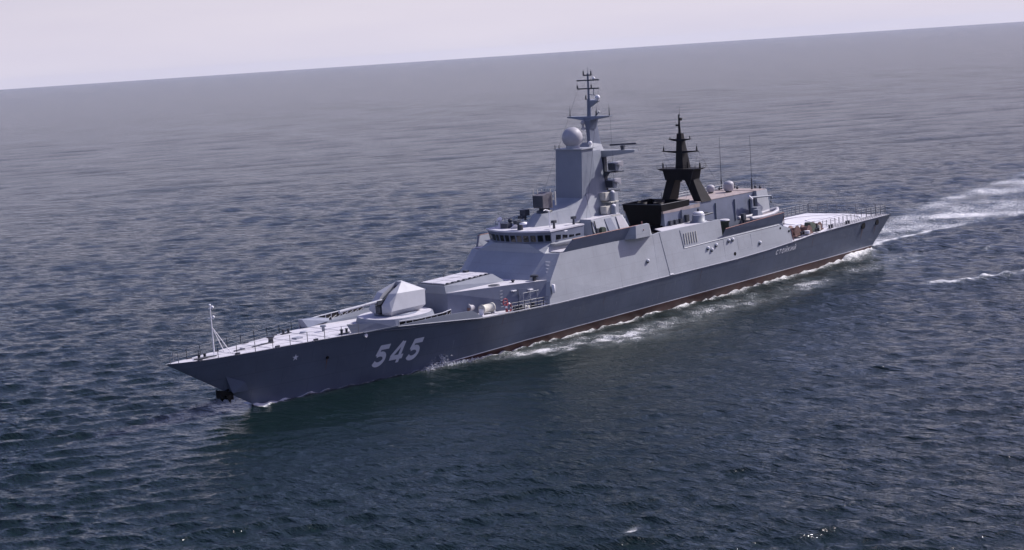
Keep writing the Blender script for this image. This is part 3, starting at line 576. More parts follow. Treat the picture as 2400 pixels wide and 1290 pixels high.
B('edge_post', lambda m: [m.tube((50.4, y, 17.45), (50.4, y, 17.9), .04, n=5) for y in (-1.75, -1.2)], DARK, TW)
B('small_dome', lambda m: (m.ball((53.2, .6, 17.85), .22), m.tube((53.2, .6, 17.3), (53.2, .6, 17.7), .1), m.ball((52.9, .9, 17.15), .16)), WHITE, TW)
MS = B('pole_mast', lambda m: (m.hull([(53.75, s_ * .22, 17.4) for s_ in (1, -1)] + [(55.6, s_ * .14, 17.2) for s_ in (1, -1)] + [(53.65, s_ * .24, 20.35) for s_ in (1, -1)] + [(54.9, s_ * .14, 20.35) for s_ in (1, -1)]),
    m.hull([(53.7, s_ * .24, 19.2) for s_ in (1, -1)] + [(54.6, s_ * .3, 19.2) for s_ in (1, -1)] + [(53.6, s_ * .45, 20.4) for s_ in (1, -1)] + [(54.9, s_ * .6, 20.4) for s_ in (1, -1)]),
    m.tube((54.05, 0, 20.4), (54.15, 0, 22.3), .24, .2, 10), m.tube((54.15, 0, 22.3), (54.2, 0, 24.9), .13, .10, 8), m.tube((54.2, 0, 24.9), (54.2, 0, 25.55), .03, .02, 5)), DBLUE, TW)
B('crosstree', lambda m: m.hull([(53.85, s_ * 2.8, 20.42) for s_ in (1, -1)] + [(54.3, s_ * 2.8, 20.42) for s_ in (1, -1)] + [(53.6, s_ * .4, 20.14) for s_ in (1, -1)] + [(54.7, s_ * .4, 20.14) for s_ in (1, -1)] + [(53.8, s_ * 2.8, 20.54) for s_ in (1, -1)] + [(54.4, s_ * 2.8, 20.54) for s_ in (1, -1)]), GREY2, MS)
for z, y in ((24.2, 1.45), (23.35, 1.4), (24.72, .55)): B('yard', lambda m: m.tube((54.15, -y, z), (54.15, y, z), .075, n=6), DARK, MS)
for y, z, h in ((-2.6, 20.54, .75), (2.6, 20.54, .85), (-1.4, 23.35, .35), (.45, 23.35, .38), (-.5, 24.7, .45), (.5, 24.72, .4), (.9, 20.6, .5), (-.35, 22.2, .45)):
    B('antenna', lambda m: (m.tube((54.1, y, z), (54.1, y, z + h), .085 if h < .6 else .06, .07 if h < .6 else .03, 7), m.tube((54.1, y, z + h), (54.1, y, z + h * 1.5), .015, n=4)), DARK, MS)
B('small_dome', lambda m: (m.ball((54.15, .78, 24.38), .16), m.tube((54.1, .2, 22.15), (54.1, 1.25, 22.15), .08)), WHITE, MS)
B('small_dome', lambda m: (m.ball((54.15, 1.15, 22.42), .26)), WHITE, MS)
B('bracket', lambda m: (m.tube((54.15, .1, 22.75), (54.15, .85, 22.65), .04), m.tube((54.15, .7, 22.7), (54.15, .7, 23.35), .05), m.hull([(54.0, .1, 21.3), (54.0, .1, 22.1), (54.3, .1, 22.1), (54.0, 1.3, 22.1), (54.3, 1.3, 22.05)]), m.tube((54.15, .7, 20.5), (54.15, 1.3, 21.0), .07)), GREY2, MS)
B('nav_light', lambda m: (m.ball((53.6, -.55, 19.9), .25), m.tube((53.6, -.55, 19.3), (53.6, -.55, 19.9), .12), m.box(53.5, 53.9, -.75, -.2, 19.2, 19.4)), DOME, MS)
SH = B('radar_arm', lambda m: m.hull([(54.6, s_ * .9, 16.95) for s_ in (1, -1)] + [(55.5, s_ * .9, 16.95) for s_ in (1, -1)] + [(54.9, s_ * 4.95, 16.98) for s_ in (1, -1)] + [(55.4, s_ * 4.95, 16.98) for s_ in (1, -1)] + [(54.9, s_ * 4.95, 16.72) for s_ in (1, -1)] + [(55.4, s_ * 4.95, 16.72) for s_ in (1, -1)] + [(54.6, s_ * 1.0, 16.25) for s_ in (1, -1)] + [(55.4, s_ * 1.0, 16.25) for s_ in (1, -1)]), GREY, TW)
for s_ in (1,):
    n_ = B('navigation_radar', lambda m: (m.tube((55.1, 3.3, 16.98), (55.1, 3.3, 17.3), .22, .16, 10), m.box(54.95, 55.25, 3.1, 3.5, 17.2, 17.42)), DARK, SH)
    B('scanner_bar', lambda m: m.hull([(54.3, 2.25, 17.45), (54.4, 2.2, 17.62), (55.8, 4.4, 17.45), (55.9, 4.35, 17.62), (54.4, 2.35, 17.45), (55.9, 4.5, 17.45)]), DARK, n_)
# platforms with directors on the port after corner of the tower
PF = B('side_platform', lambda m: (m.box(54.3, 55.6, .9, 2.9, 14.7, 14.82), m.box(54.2, 55.4, .9, 2.4, 12.75, 12.87), m.hull([(54.2, y, 14.7) for y in (.9, 2.2)] + [(55.2, .9, 14.7), (54.2, .9, 13.9), (55.2, .9, 14.1)]), m.box(54.3, 54.75, .95, 1.4, 10.4, 16.3)), DARK, TW)
for y, z in ((2.35, 15.33), (1.95, 13.55)):
    a = B('fire_control_radar', lambda m: m.hull([(54.35, y + d, z + e) for d, e in ((-.5, -.42), (.5, -.42), (.55, .35), (-.55, .35))] + [(55.2, y + d, z + e) for d, e in ((-.35, -.5), (.35, -.5), (.4, .45), (-.4, .45))]), GREY2, TW)
    B('antenna_face', lambda m: m.box(54.22, 54.3, y - .4, y + .4, z - .34, z + .3), DARK, a)
    B('hood', lambda m: m.hull([(54.3, y + .1, z + .38), (54.3, y + .75, z + .38), (55.3, y + .75, z + .5), (55.3, y + .1, z + .5), (54.3, y + .7, z + .2), (55.3, y + .7, z - .1)]), DOME, a)
# small house with two stabilised directors
SM = B('signal_house', lambda m: m.hull([(48.3, s_ * 4.35, 8.4) for s_ in (1, -1)] + [(48.9, s_ * 3.7, 10.5) for s_ in (1, -1)] + [(54.6, s_ * 4.45, 8.4) for s_ in (1, -1)] + [(53.6, s_ * 3.7, 10.62) for s_ in (1, -1)]), GREY, ship)
B('house_roof', lambda m: m.poly([(48.95, 3.68, 10.56), (53.6, 3.68, 10.68), (53.6, 1.5, 10.68), (48.95, 1.5, 10.56)], .05), DECK, SM)
B('recess_panel', lambda m: m.plate((51.0, 4.36, 8.95), (52.2, 4.38, 9.0), (51.9, 3.80, 10.4), (50.9, 3.80, 10.4), -.03), DBLUE, SM)
B('side_fender', lambda m: m.plate((52.7, 4.37, 9.0), (54.2, 4.42, 9.0), (53.5, 3.84, 10.45), (52.7, 3.84, 10.45), -.03), DOME, SM)
B('dark_reel', lambda m: m.lathe((49.9, 4.3, 9.35), [(.38, -.2), (.38, .2)], 12, 'y'), GREEN, SM)
B('door_rib', lambda m: (m.tube((48.6, 4.2, 9), (48.75, 3.85, 10.4), .07), m.tube((49.2, 4.2, 9), (49.2, 3.85, 10.4), .06), m.box(48.9, 49.15, 4.2, 4.45, 8.9, 9.7)), DARK, SM)
B('platform_column', lambda m: m.box(53.5, 54.4, 1.4, 2.9, 10.4, 12.75), GREY, SM)
for y, z, x in ((2.75, 12.35, 53.6), (3.35, 11.05, 52.9)):
    d = B('optical_director', lambda m: (m.ball((x, y, z + .3), .3, 1), m.lathe((x, y, z - .45), [(.34, 0), (.32, .75)], 14)), GREY2, SM)
    B('director_cap', lambda m: m.ball((x + .05, y + .05, z + .42), .25, .8), WHITE, d)
    B('director_shelf', lambda m: (m.box(x - .9, x + .1, y - .9, y - .1, z - .35, z + .45), m.box(x - .7, x + .6, y - .8, y + .4, z - .56, z - .46)), CREAM, d)

# ------------------------------------------------------------------ funnel
FU = bpy.data.objects.new('funnel', None); COL.objects.link(FU); FU.parent = ship
T = [(61.9, 2.62, 10.5), (61.9, -2.62, 10.5), (67.0, 2.62, 10.52), (67.0, -2.62, 10.52)]
def tray(m):
    b = [(62.3, 2.05, 8.3), (62.3, -2.05, 8.3), (67.0, 2.45, 9.75), (67.0, -2.45, 9.75)]
    m.plate(T[0], T[1], b[1], b[0], -.12)
    for i, j in ((0, 2), (1, 3)):
        s_ = 1 if T[i][1] > 0 else -1
        m.hull([T[i], T[j], (62.05, s_ * 2.6, 9.75), (67, s_ * 2.6, 9.75), (62, s_ * 2.5, 10.5), (67, s_ * 2.5, 10.5), (62.1, s_ * 2.48, 9.75), (67, s_ * 2.48, 9.75)])
    m.hull([(66.9, s_ * 2.5, z) for s_ in (1, -1) for z in (9.7, 10.5)] + [(67, s_ * 2.5, z) for s_ in (1, -1) for z in (9.7, 10.5)])
    m.box(62.4, 66.9, -2.4, 2.4, 9.6, 9.85)
    m.hull([(62.35, s_ * 2.0, 8.4) for s_ in (1, -1)] + [(62.0, s_ * 2.1, 6) for s_ in (1, -1)] + [(63, s_ * 2.0, 8.4) for s_ in (1, -1)] + [(63, s_ * 2.1, 6) for s_ in (1, -1)])
B('funnel_top', tray, BLACK, FU)
B('funnel_rim', lambda m: m.path([T[2], T[0], T[1], T[3]], .04), DARK, FU)
for x, y in ((63.6, -1.2), (63.6, 1.0), (65.4, -.2)): B('exhaust_pipe', lambda m: m.lathe((x, y, 9.8), [(.55, 0), (.55, .75), (.48, .75), (.46, .4)], 16), BLACKM, FU)
B('funnel_base', lambda m: m.hull([(60.6, s_ * 2.0, z) for s_ in (1, -1) for z in (5, 7.6)] + [(62.9, s_ * 2.4, z) for s_ in (1, -1) for z in (5, 8.4)]), BLACK, FU)
B('collar', lambda m: m.hull([(62.2, s_ * 2.62, z) for s_ in (1, -1) for z in (9.5, 9.74)] + [(68.8, s_ * 2.68, z) for s_ in (1, -1) for z in (9.5, 9.9)]), TAN, FU)

# ------------------------------------------------------------------ after deckhouse
AD = bpy.data.objects.new('after_deckhouse', None); COL.objects.link(AD); AD.parent = ship
B('deckhouse_wall', lambda m: m.hull([(62.35, s_ * 2.6, 9.55) for s_ in (1, -1)] + [(62.45, s_ * 2.75, 5) for s_ in (1, -1)] + [(79.3, s_ * 2.65, 10.0) for s_ in (1, -1)] + [(79.3, s_ * 2.9, 4.5) for s_ in (1, -1)] + [(68.6, s_ * 2.66, 10.0) for s_ in (1, -1)]), DBLUE, AD)
B('deckhouse_roof', lambda m: m.poly([(68.4, 2.68, 10.06), (79.3, 2.68, 10.06), (79.3, -2.68, 10.06), (68.4, -2.68, 10.06)], .05), TAN, AD)
B('after_block', lambda m: m.hull([(79.32, s_ * 3.05, 10.05) for s_ in (1, -1)] + [(82.2, s_ * 2.6, 9.98) for s_ in (1, -1)] + [(79.32, s_ * 3.45, 4.5) for s_ in (1, -1)] + [(82.6, s_ * 3.0, 4.5) for s_ in (1, -1)]), GREY, AD)
B('block_roof', lambda m: m.poly([(79.34, 3.0, 10.11), (82.1, 2.55, 10.04), (82.1, -2.55, 10.04), (79.34, -3.0, 10.11)], .05), TAN, AD)
B('side_door', lambda m: m.box(78.3, 79.2, 2.72, 2.85, 7.3, 9.3), DARK, AD)
for x in (65.3, 71.6, 75.3): B('wall_rib', lambda m: m.box(x, x + .08, 2.6, 2.86, 7.2, 9.6), GREY2, AD)
for x in (63.0, 63.9, 64.8, 65.9): B('wall_locker', lambda m: m.box(x, x + .5, 2.65, 2.95, 8.2, 8.65 + .3 * (x > 65)), DARK, AD)
B('side_bar', lambda m: m.box(67.6, 69.6, 3.0, 3.12, 8.75, 8.85), DARK, AD)
for x, y, r_, h in ((76.7, -1.4, .47, .5), (78.0, .2, .6, .75)):
    d = B('satellite_dome', lambda m: m.lathe((x, y, 10.2), [(r_ * .75, 0), (r_, .25), (r_, h)] + [(r_ * math.cos(t), h + r_ * .7 * math.sin(t)) for t in np.linspace(.2, 1.5, 6)], 20), DOME, AD)
    B('dome_foot', lambda m: m.lathe((x, y, 10.06), [(r_ * .5, 0), (r_ * .75, .16)], 14), DARK, d)
for x, y in ((80.6, -2.6), (81.0, 1.35)): B('whip_antenna', lambda m: (m.tube((x, y, 10.05), (x, y, 11.3), .11, .07, 8), m.tube((x, y, 11.3), (x, y, 16.3), .035, .02, 6)), DARK, AD)
for x, y, h in ((81.6, -1.5, .8), (79.6, -2.2, .45), (80.9, -.6, .4), (81.7, 2.0, .45), (81.9, 1.2, .7), (75, -2.2, 2.3)): B('roof_fitting', lambda m: (m.tube((x, y, 10.05), (x, y, 10.05 + h), .04, n=5), m.ball((x, y, 10.2 + .1 * h), .16)), DARK, AD)
B('roof_rail', lambda m: rail(m, [(72, -2.5, 10.06), (82, -2.5, 10.06), (82, 2.4, 10.06)], .55, 2, 1.4), STEEL, AD)
B('roof_rail', lambda m: rail(m, [(69, -2.6, 10.06), (72, -2.6, 10.06)], .9, 3, 1.0), DARK, AD)
DV = B('davit_crane', lambda m: (m.tube((77.9, 3.3, 5.3), (77.9, 3.3, 9.5), .2, .16, 10), m.tube((77.7, 3.3, 9.5), (81.4, 3.6, 9.3), .12, .1, 8), m.tube((81.4, 3.6, 9.3), (81.6, 3.6, 9.0), .14), m.box(77.6, 78.5, 3.3, 4.2, 7.0, 8.4)), GREY2, AD)
B('davit_hook', lambda m: (m.tube((81.4, 3.6, 9.2), (81.4, 3.6, 8.7), .03), m.ball((81.4, 3.6, 8.6), .1)), DARK, DV)
B('davit_head', lambda m: m.tube((77.2, 3.4, 9.75), (77.9, 3.4, 9.3), .13), WHITE, DV)
# gatling mount, deck stand
CI = B('gatling_mount', lambda m: m.lathe((66.6, 4.0, 8.12), [(.95, 0), (.9, .12), (.72, .15), (.66, .85), (.5, 1.05), (.2, 1.12)], 20), GREY2, ship)
B('mount_band', lambda m: (m.lathe((66.6, 4.0, 8.9), [(.67, 0), (.66, .1)], 20), m.lathe((66.6, 4.0, 9.1), [(.6, 0), (.5, .14), (.2, .18)], 20)), WHITE, CI)
B('mount_barrel', lambda m: (m.tube((67.1, 4.1, 8.75), (69.0, 4.2, 8.85), .1, .08), m.tube((66.6, 4, 9.2), (66.6, 4, 9.6), .12)), DARK, CI)
B('deck_stand', lambda m: m.lathe((70.4, 4.7, 5.3), [(.55, 0), (.5, 2.3), (.62, 2.4), (.6, 2.55)], 16), GREEN, ship)
B('stand_cap', lambda m: m.lathe((70.4, 4.7, 7.85), [(.6, 0), (.5, .12)], 16), DECK, ship)
# black block standing in for the deep shadow in the well ahead of the funnel
B('well_shadow_block', lambda m: (m.hull([(56.2, y, 7.6) for y in (1, 5.5)] + [(61, y, 7.7) for y in (1, 2.5)] + [(56.2, y, 5) for y in (1, 5.5)] + [(61, y, 5) for y in (1, 2.5)])), BLACK, ship)

# ------------------------------------------------------------------ after mast
AM = bpy.data.objects.new('after_mast', None); COL.objects.link(AM); AM.parent = ship
for s_ in (1, -1):
    B('mast_leg', lambda m: m.hull([(69.1, s_ * 1.75, 9.95), (69.1, s_ * 2.75, 9.95), (71.0, s_ * 1.85, 9.95), (71.0, s_ * 2.75, 9.95), (69.0, s_ * .62, 12.45), (69.0, s_ * 1.8, 12.45), (70.1, s_ * .62, 12.45), (70.1, s_ * 1.8, 12.45)]), BLACKM, AM)
B('mast_arch', lambda m: m.hull([(68.65, s_ * 1.75, 12.42) for s_ in (1, -1)] + [(70.3, s_ * 1.75, 12.42) for s_ in (1, -1)] + [(68.6, s_ * 2.0, 13.5) for s_ in (1, -1)] + [(70.3, s_ * 2.0, 13.5) for s_ in (1, -1)]), BLACKM, AM)
B('mast_platform', lambda m: m.hull([(68.4, s_ * 2.1, 13.45) for s_ in (1, -1)] + [(70.4, s_ * 2.1, 13.45) for s_ in (1, -1)] + [(68.4, s_ * 2.65, 13.66) for s_ in (1, -1)] + [(70.4, s_ * 2.65, 13.66) for s_ in (1, -1)]), BLACKM, AM)
B('mast_column', lambda m: (m.hull([(69.0, s_ * .52, 13.6) for s_ in (1, -1)] + [(70.6, s_ * .4, 13.6) for s_ in (1, -1)] + [(69.25, s_ * .3, 17.5) for s_ in (1, -1)] + [(69.8, s_ * .22, 17.5) for s_ in (1, -1)]), m.tube((69.4, 0, 17.4), (69.4, 0, 19.6), .16, .07, 8), m.tube((69.4, .1, 19.4), (69.4, .2, 20.5), .03, .015, 5)), BLACKM, AM)
for z, y in ((15.5, 2.5), (16.82, 1.45)): B('yard', lambda m: m.hull([(69.2, s_ * y, z + .08) for s_ in (1, -1)] + [(69.6, s_ * y, z + .08) for s_ in (1, -1)] + [(69.3, s_ * y, z) for s_ in (1, -1)] + [(69.1, s_ * .5, z - .16) for s_ in (1, -1)] + [(69.8, s_ * .5, z - .16) for s_ in (1, -1)]), BLACKM, AM)
for y, z, h in ((-2.5, 13.66, .55), (2.5, 13.66, .6), (.85, 13.66, .7), (-2.3, 15.55, .4), (2.2, 15.55, .5), (-1.35, 16.9, .15), (1.35, 16.9, .25)):
    B('antenna', lambda m: (m.tube((69.4, y, z), (69.4, y, z + h), .1 if h > .3 else .05, .07, 7), m.tube((69.4, y, z + h), (69.4, y, z + h * 1.5), .02, n=4)), BLACKM, AM)
B('platform_rail', lambda m: rail(m, [(68.4, -2.6, 13.66), (68.4, 2.6, 13.66), (70.4, 2.6, 13.66)], .45, 2, 1.3, .015, .02), BLACKM, AM)
B('mast_lamp', lambda m: (m.box(69.2, 69.5, .1, .35, 18.9, 19.2), m.box(69.2, 69.5, -.35, -.1, 18.3, 18.5), m.box(69.1, 69.3, -.1, .1, 12.2, 12.42)), BLACKM, AM)

for a, b in (((54.15, 1.35, 23.35), (48.5, 3.4, 10.6)), ((54.15, -1.35, 23.35), (48.5, -3.4, 10.6)), ((54.1, 2.7, 20.5), (53.0, 3.6, 10.7)), ((69.4, 2.4, 15.5), (74.0, 2.5, 10.1)), ((69.4, -2.4, 15.5), (74.0, -2.5, 10.1)), ((69.4, 2.4, 15.5), (66.5, 2.5, 10.5))):
    B('rigging_wire', lambda m: m.tube(a, b, .012, n=4), DARK, ship)
# ------------------------------------------------------------------ stern: nets, rails, winches
def post_net(m, pts, h, post=.95):
    P = [Vector(p) for p in pts]
    for a, b in zip(P, P[1:]):
        k = max(1, round((b - a).length / post))
        for i in range(k + 1):
            q_ = a.lerp(b, i / k); m.tube(q_, q_ + Vector((0, 0, h)), .045, n=5)
        for j in range(4): hh = h * (j + 1) / 4 - .02; m.tube(a + Vector((0, 0, hh)), b + Vector((0, 0, hh)), .018, n=4, cap=False)
        kk = max(1, round((b - a).length / .32))
        for i in range(kk): q_ = a.lerp(b, i / kk); m.tube(q_, q_ + Vector((0, 0, h)), .011, n=4, cap=False)
B('flight_deck_rail', lambda m: post_net(m, [(91.2, 4.3, 4.42), (98.5, 4.45, 4.42)], .8), RAILM, ship)
B('flight_deck_rail', lambda m: post_net(m, [(98.9, 4.5, 4.42), (104.3, 5.35, 4.42)], 1.15), RAILM, ship)
B('flight_deck_rail', lambda m: post_net(m, [(82.5, -6.1, 4.42), (93, -6.1, 4.42), (104.3, -5.8, 4.42)], 1.15), RAILM, ship)
B('flight_deck_rail', lambda m: post_net(m, [(104.35, -5.7, 4.42), (104.4, 5.3, 4.42)], 1.2, 1.3), RAILM, ship)
def net(m, x0, x1, sg):
    for t in np.linspace(0, 1, 5):
        ya = 4.75 + 1.35 * t; m.tube((x0, sg * ya, 4.50 - .04 * t), (x1, sg * (ya - .1), 4.50 - .04 * t), .03, n=4)
    for x in np.arange(x0, x1, .55): m.tube((x, sg * 4.75, 4.5), (x, sg * 6.08, 4.46), .022, n=4)
B('safety_net', lambda m: net(m, 91.5, 104.2, 1), NET, ship)
def winch(m, x, y, s_=1.0):
    m.lathe((x, y, 4.4 + .5 * s_), [(.55 * s_, -.5), (.55 * s_, -.42), (.3 * s_, -.4), (.36 * s_, 0), (.3 * s_, .4), (.55 * s_, .42), (.55 * s_, .5)], 16, 'y')
    m.box(x - .6 * s_, x + .6 * s_, y - .7, y + .7, 4.35, 4.5); m.box(x + .5 * s_, x + 1.0 * s_, y - .3, y + .3, 4.4, 4.95)
for x, y, s_ in ((83.9, 4.9, 1.1), (86.3, 5.0, .9), (89.6, 4.4, .85)): B('mooring_winch', lambda m: winch(m, x, y, s_), BROWN, ship)
B('dark_canvas_cover', lambda m: m.hull([(87.4, 3.9, 4.4), (88.9, 3.9, 4.4), (87.4, 5.0, 4.4), (88.9, 5.0, 4.4), (87.6, 4.1, 5.45), (88.7, 4.1, 5.4), (87.7, 4.8, 5.35), (88.7, 4.8, 5.3)]), GREEN, ship)
B('winch_console', lambda m: (m.box(84.9, 85.4, 4.2, 4.7, 4.4, 5.1), m.box(88.9, 89.1, 5.0, 5.3, 4.4, 5.0)), CREAM, ship)
for x in (84.4, 87.6, 90.6, 94.5): B('bollard', lambda m: bollard(m, x, 5.75, 4.42), DARK, ship)
B('towing_rope', lambda m: [m.lathe((85.6, 5.6, 4.46 + .09 * k), [(.3, -.04), (.38, 0), (.3, .04)], 12) for k in range(4)], WHITE, ship)

# ------------------------------------------------------------------ ship's boat: a thing of its own, lying in the bay
BT = empty('rigid_boat', 'grey inflatable boat with pale tubes stowed in the port side bay of the warship', 'boat')
def tubes(m):
    for sg in (1, -1):
        pts = [(80.4, 5.0, 7.95), (79.6, 5.0 + sg * .55, 7.78), (78.2, 5.0 + sg * .8, 7.62), (76.0, 5.0 + sg * .85, 7.55), (74.0, 5.0 + sg * .85, 7.62)]
        for a, b in zip(pts, pts[1:]): m.tube(a, b, .24, n=12)
        for p in pts: m.ball(p, .24, 1, 12)
B('inflatable_tube', tubes, DOME, BT)
B('boat_hull', lambda m: m.hull([(80.2, 5.0, 7.8)] + [(78.4, 5 + s_ * .6, 7.5) for s_ in (1, -1)] + [(74.0, 5 + s_ * .7, 7.45) for s_ in (1, -1)] + [(78.8, 5.0, 7.1), (74.0, 5.0, 6.85), (74.0, 5.5, 7.0), (74, 4.5, 7.0)]), BOATM, BT)
B('boat_console', lambda m: (m.hull([(75.9, y, 7.5) for y in (4.6, 5.4)] + [(77.0, y, 7.5) for y in (4.6, 5.4)] + [(76.1, y, 8.35) for y in (4.7, 5.3)] + [(76.7, y, 8.35) for y in (4.7, 5.3)])), GREY2, BT)
B('outboard_motor', lambda m: (m.box(73.4, 73.9, 4.8, 5.2, 7.5, 8.2), m.box(73.55, 73.75, 4.9, 5.1, 6.8, 7.5)), DARK, BT)
B('boat_cradle', lambda m: [m.box(x, x + .2, 4.3, 5.7, 5.3, 7.15) for x in (74.8, 78.0)], DARK, ship)

# ------------------------------------------------------------------ sea
def fz(x, y, k=0):      # smooth pseudo-noise from a few sines, about -1..1
    r = np.random.default_rng(100 + k); s = np.zeros_like(x)
    for i in range(7):
        a = r.uniform(0, 6.28); q = r.uniform(.4, 1.6); s += np.sin(q * (x * math.cos(a) + y * math.sin(a)) + r.uniform(0, 6.28))
    return s / 3.2
def sstep(a, b, x): t = np.clip((x - a) / (b - a), 0, 1); return t * t * (3 - 2 * t)
def foam_field(x, y):      # y to port
    f = np.zeros_like(x); n1 = fz(x * .9, y * .9, 1); n2 = fz(x * 2.1, y * 2.1, 2); n3 = fz(x * .35, y * .35, 3)
    for sg in (1, -1):
        d = sg * y - wl(x); ins = (x > 8.0) & (x < 101.5) & (d > -1.5)
        wd_ = np.interp(x, [8, 10, 18, 24, 30, 45, 60, 80, 100], [.6, .5, .35, .6, .8, .9, .9, 1.3, 1.8]) * (1 + .4 * n1)
        st = np.interp(x, [8, 12, 20, 25, 30, 40, 60, 80, 100], [1.1, 1.0, .6, .85, .92, .90, .90, .95, 1.1])
        f = np.maximum(f, np.where(ins, st * np.exp(-np.clip(d, 0, 99) / wd_) * 1.05, 0))
        # lacy patch thrown off the shoulder
        c = np.interp(x, [28, 34, 40, 48, 60, 100], [.8, 2.2, 4.0, 5.4, 4.8, 6]); ww = np.interp(x, [28, 36, 46, 60, 100], [1.0, 2.8, 4.0, 3.6, 3.6])
        am = np.interp(x, [26, 31, 36, 44, 50, 58, 80, 104], [0, .60, .66, .62, .52, .50, .46, .40])
        f = np.maximum(f, np.where(ins, am * np.exp(-((d - c) / ww) ** 2) * (1 + .28 * n1 + .22 * n2), 0))
        # breaking crest of the diverging wave; sun glints painted in as white specks
        if True:
            yc = 24.2 + (x - 82) * .56 + .5 * n1; g = np.exp(-((sg * y - yc) / 1.4) ** 2) * sstep(78, 83, x) * (1 - sstep(92, 104, x)) * (.72 + .3 * n2 + .3 * fz(x * 5, y * 5, 6))
            f = np.maximum(f, g)
            yc = 9.9 + (x - 35) * .20 + .6 * n1; g = np.exp(-((sg * y - yc) / .7) ** 2) * sstep(32, 36, x) * (1 - sstep(46, 52, x)) * (.62 + .3 * n2)
            f = np.maximum(f, g)
            for cx_, cy_ in ((69.6, 12.6), (96, 13.5), (61, 9), (108, 17)):
                f = np.maximum(f, .62 * np.exp(-((x - cx_) / 1.6) ** 2 - ((sg * y - cy_) / .6) ** 2))
    # wake astern, bending a little to starboard
    top = np.interp(x, [100, 112, 142, 157, 186, 206, 400], [5.2, 7.5, 15.8, 18, 21, 23.5, 50]); bot = np.interp(x, [100, 110, 124, 132, 140, 206, 400], [4.9, 1.8, 3.0, 4.4, 7.0, 15, 40])
    inw = (x > 100.3)
    e1 = sstep(0, 1, (y + top) / (2 + .25 * (x - 100).clip(0, 12))); e2 = sstep(0, 1, (bot - y) / 1.2)
    body = e1 * e2 * np.interp(x, [100, 104, 120, 160, 220, 420], [1.0, .80, .60, .56, .50, .2]) * (1 + .25 * n3 + .18 * n1)
    edge = np.exp(-((y - bot + .5) / .8) ** 2) * np.interp(x, [100, 125, 135, 145], [.95, .85, .4, .1])
    f = np.maximum(f, np.where(inw, np.maximum(body, edge), 0))
    for cx_, cy_, r_, a in ((-2.1, 47.9, .7, .8), (27.4, 53.3, .35, .6), (10, 40, .25, .55), (40, 38, .3, .5), (130, -60, 1.2, .5), (60, 30, .3, .6), (110, 40, .5, .6), (20, 30, .2, .5)):
        f = np.maximum(f, a * np.exp(-((x - cx_) / r_) ** 2 - ((y - cy_) / (r_ * .5)) ** 2))
    return f
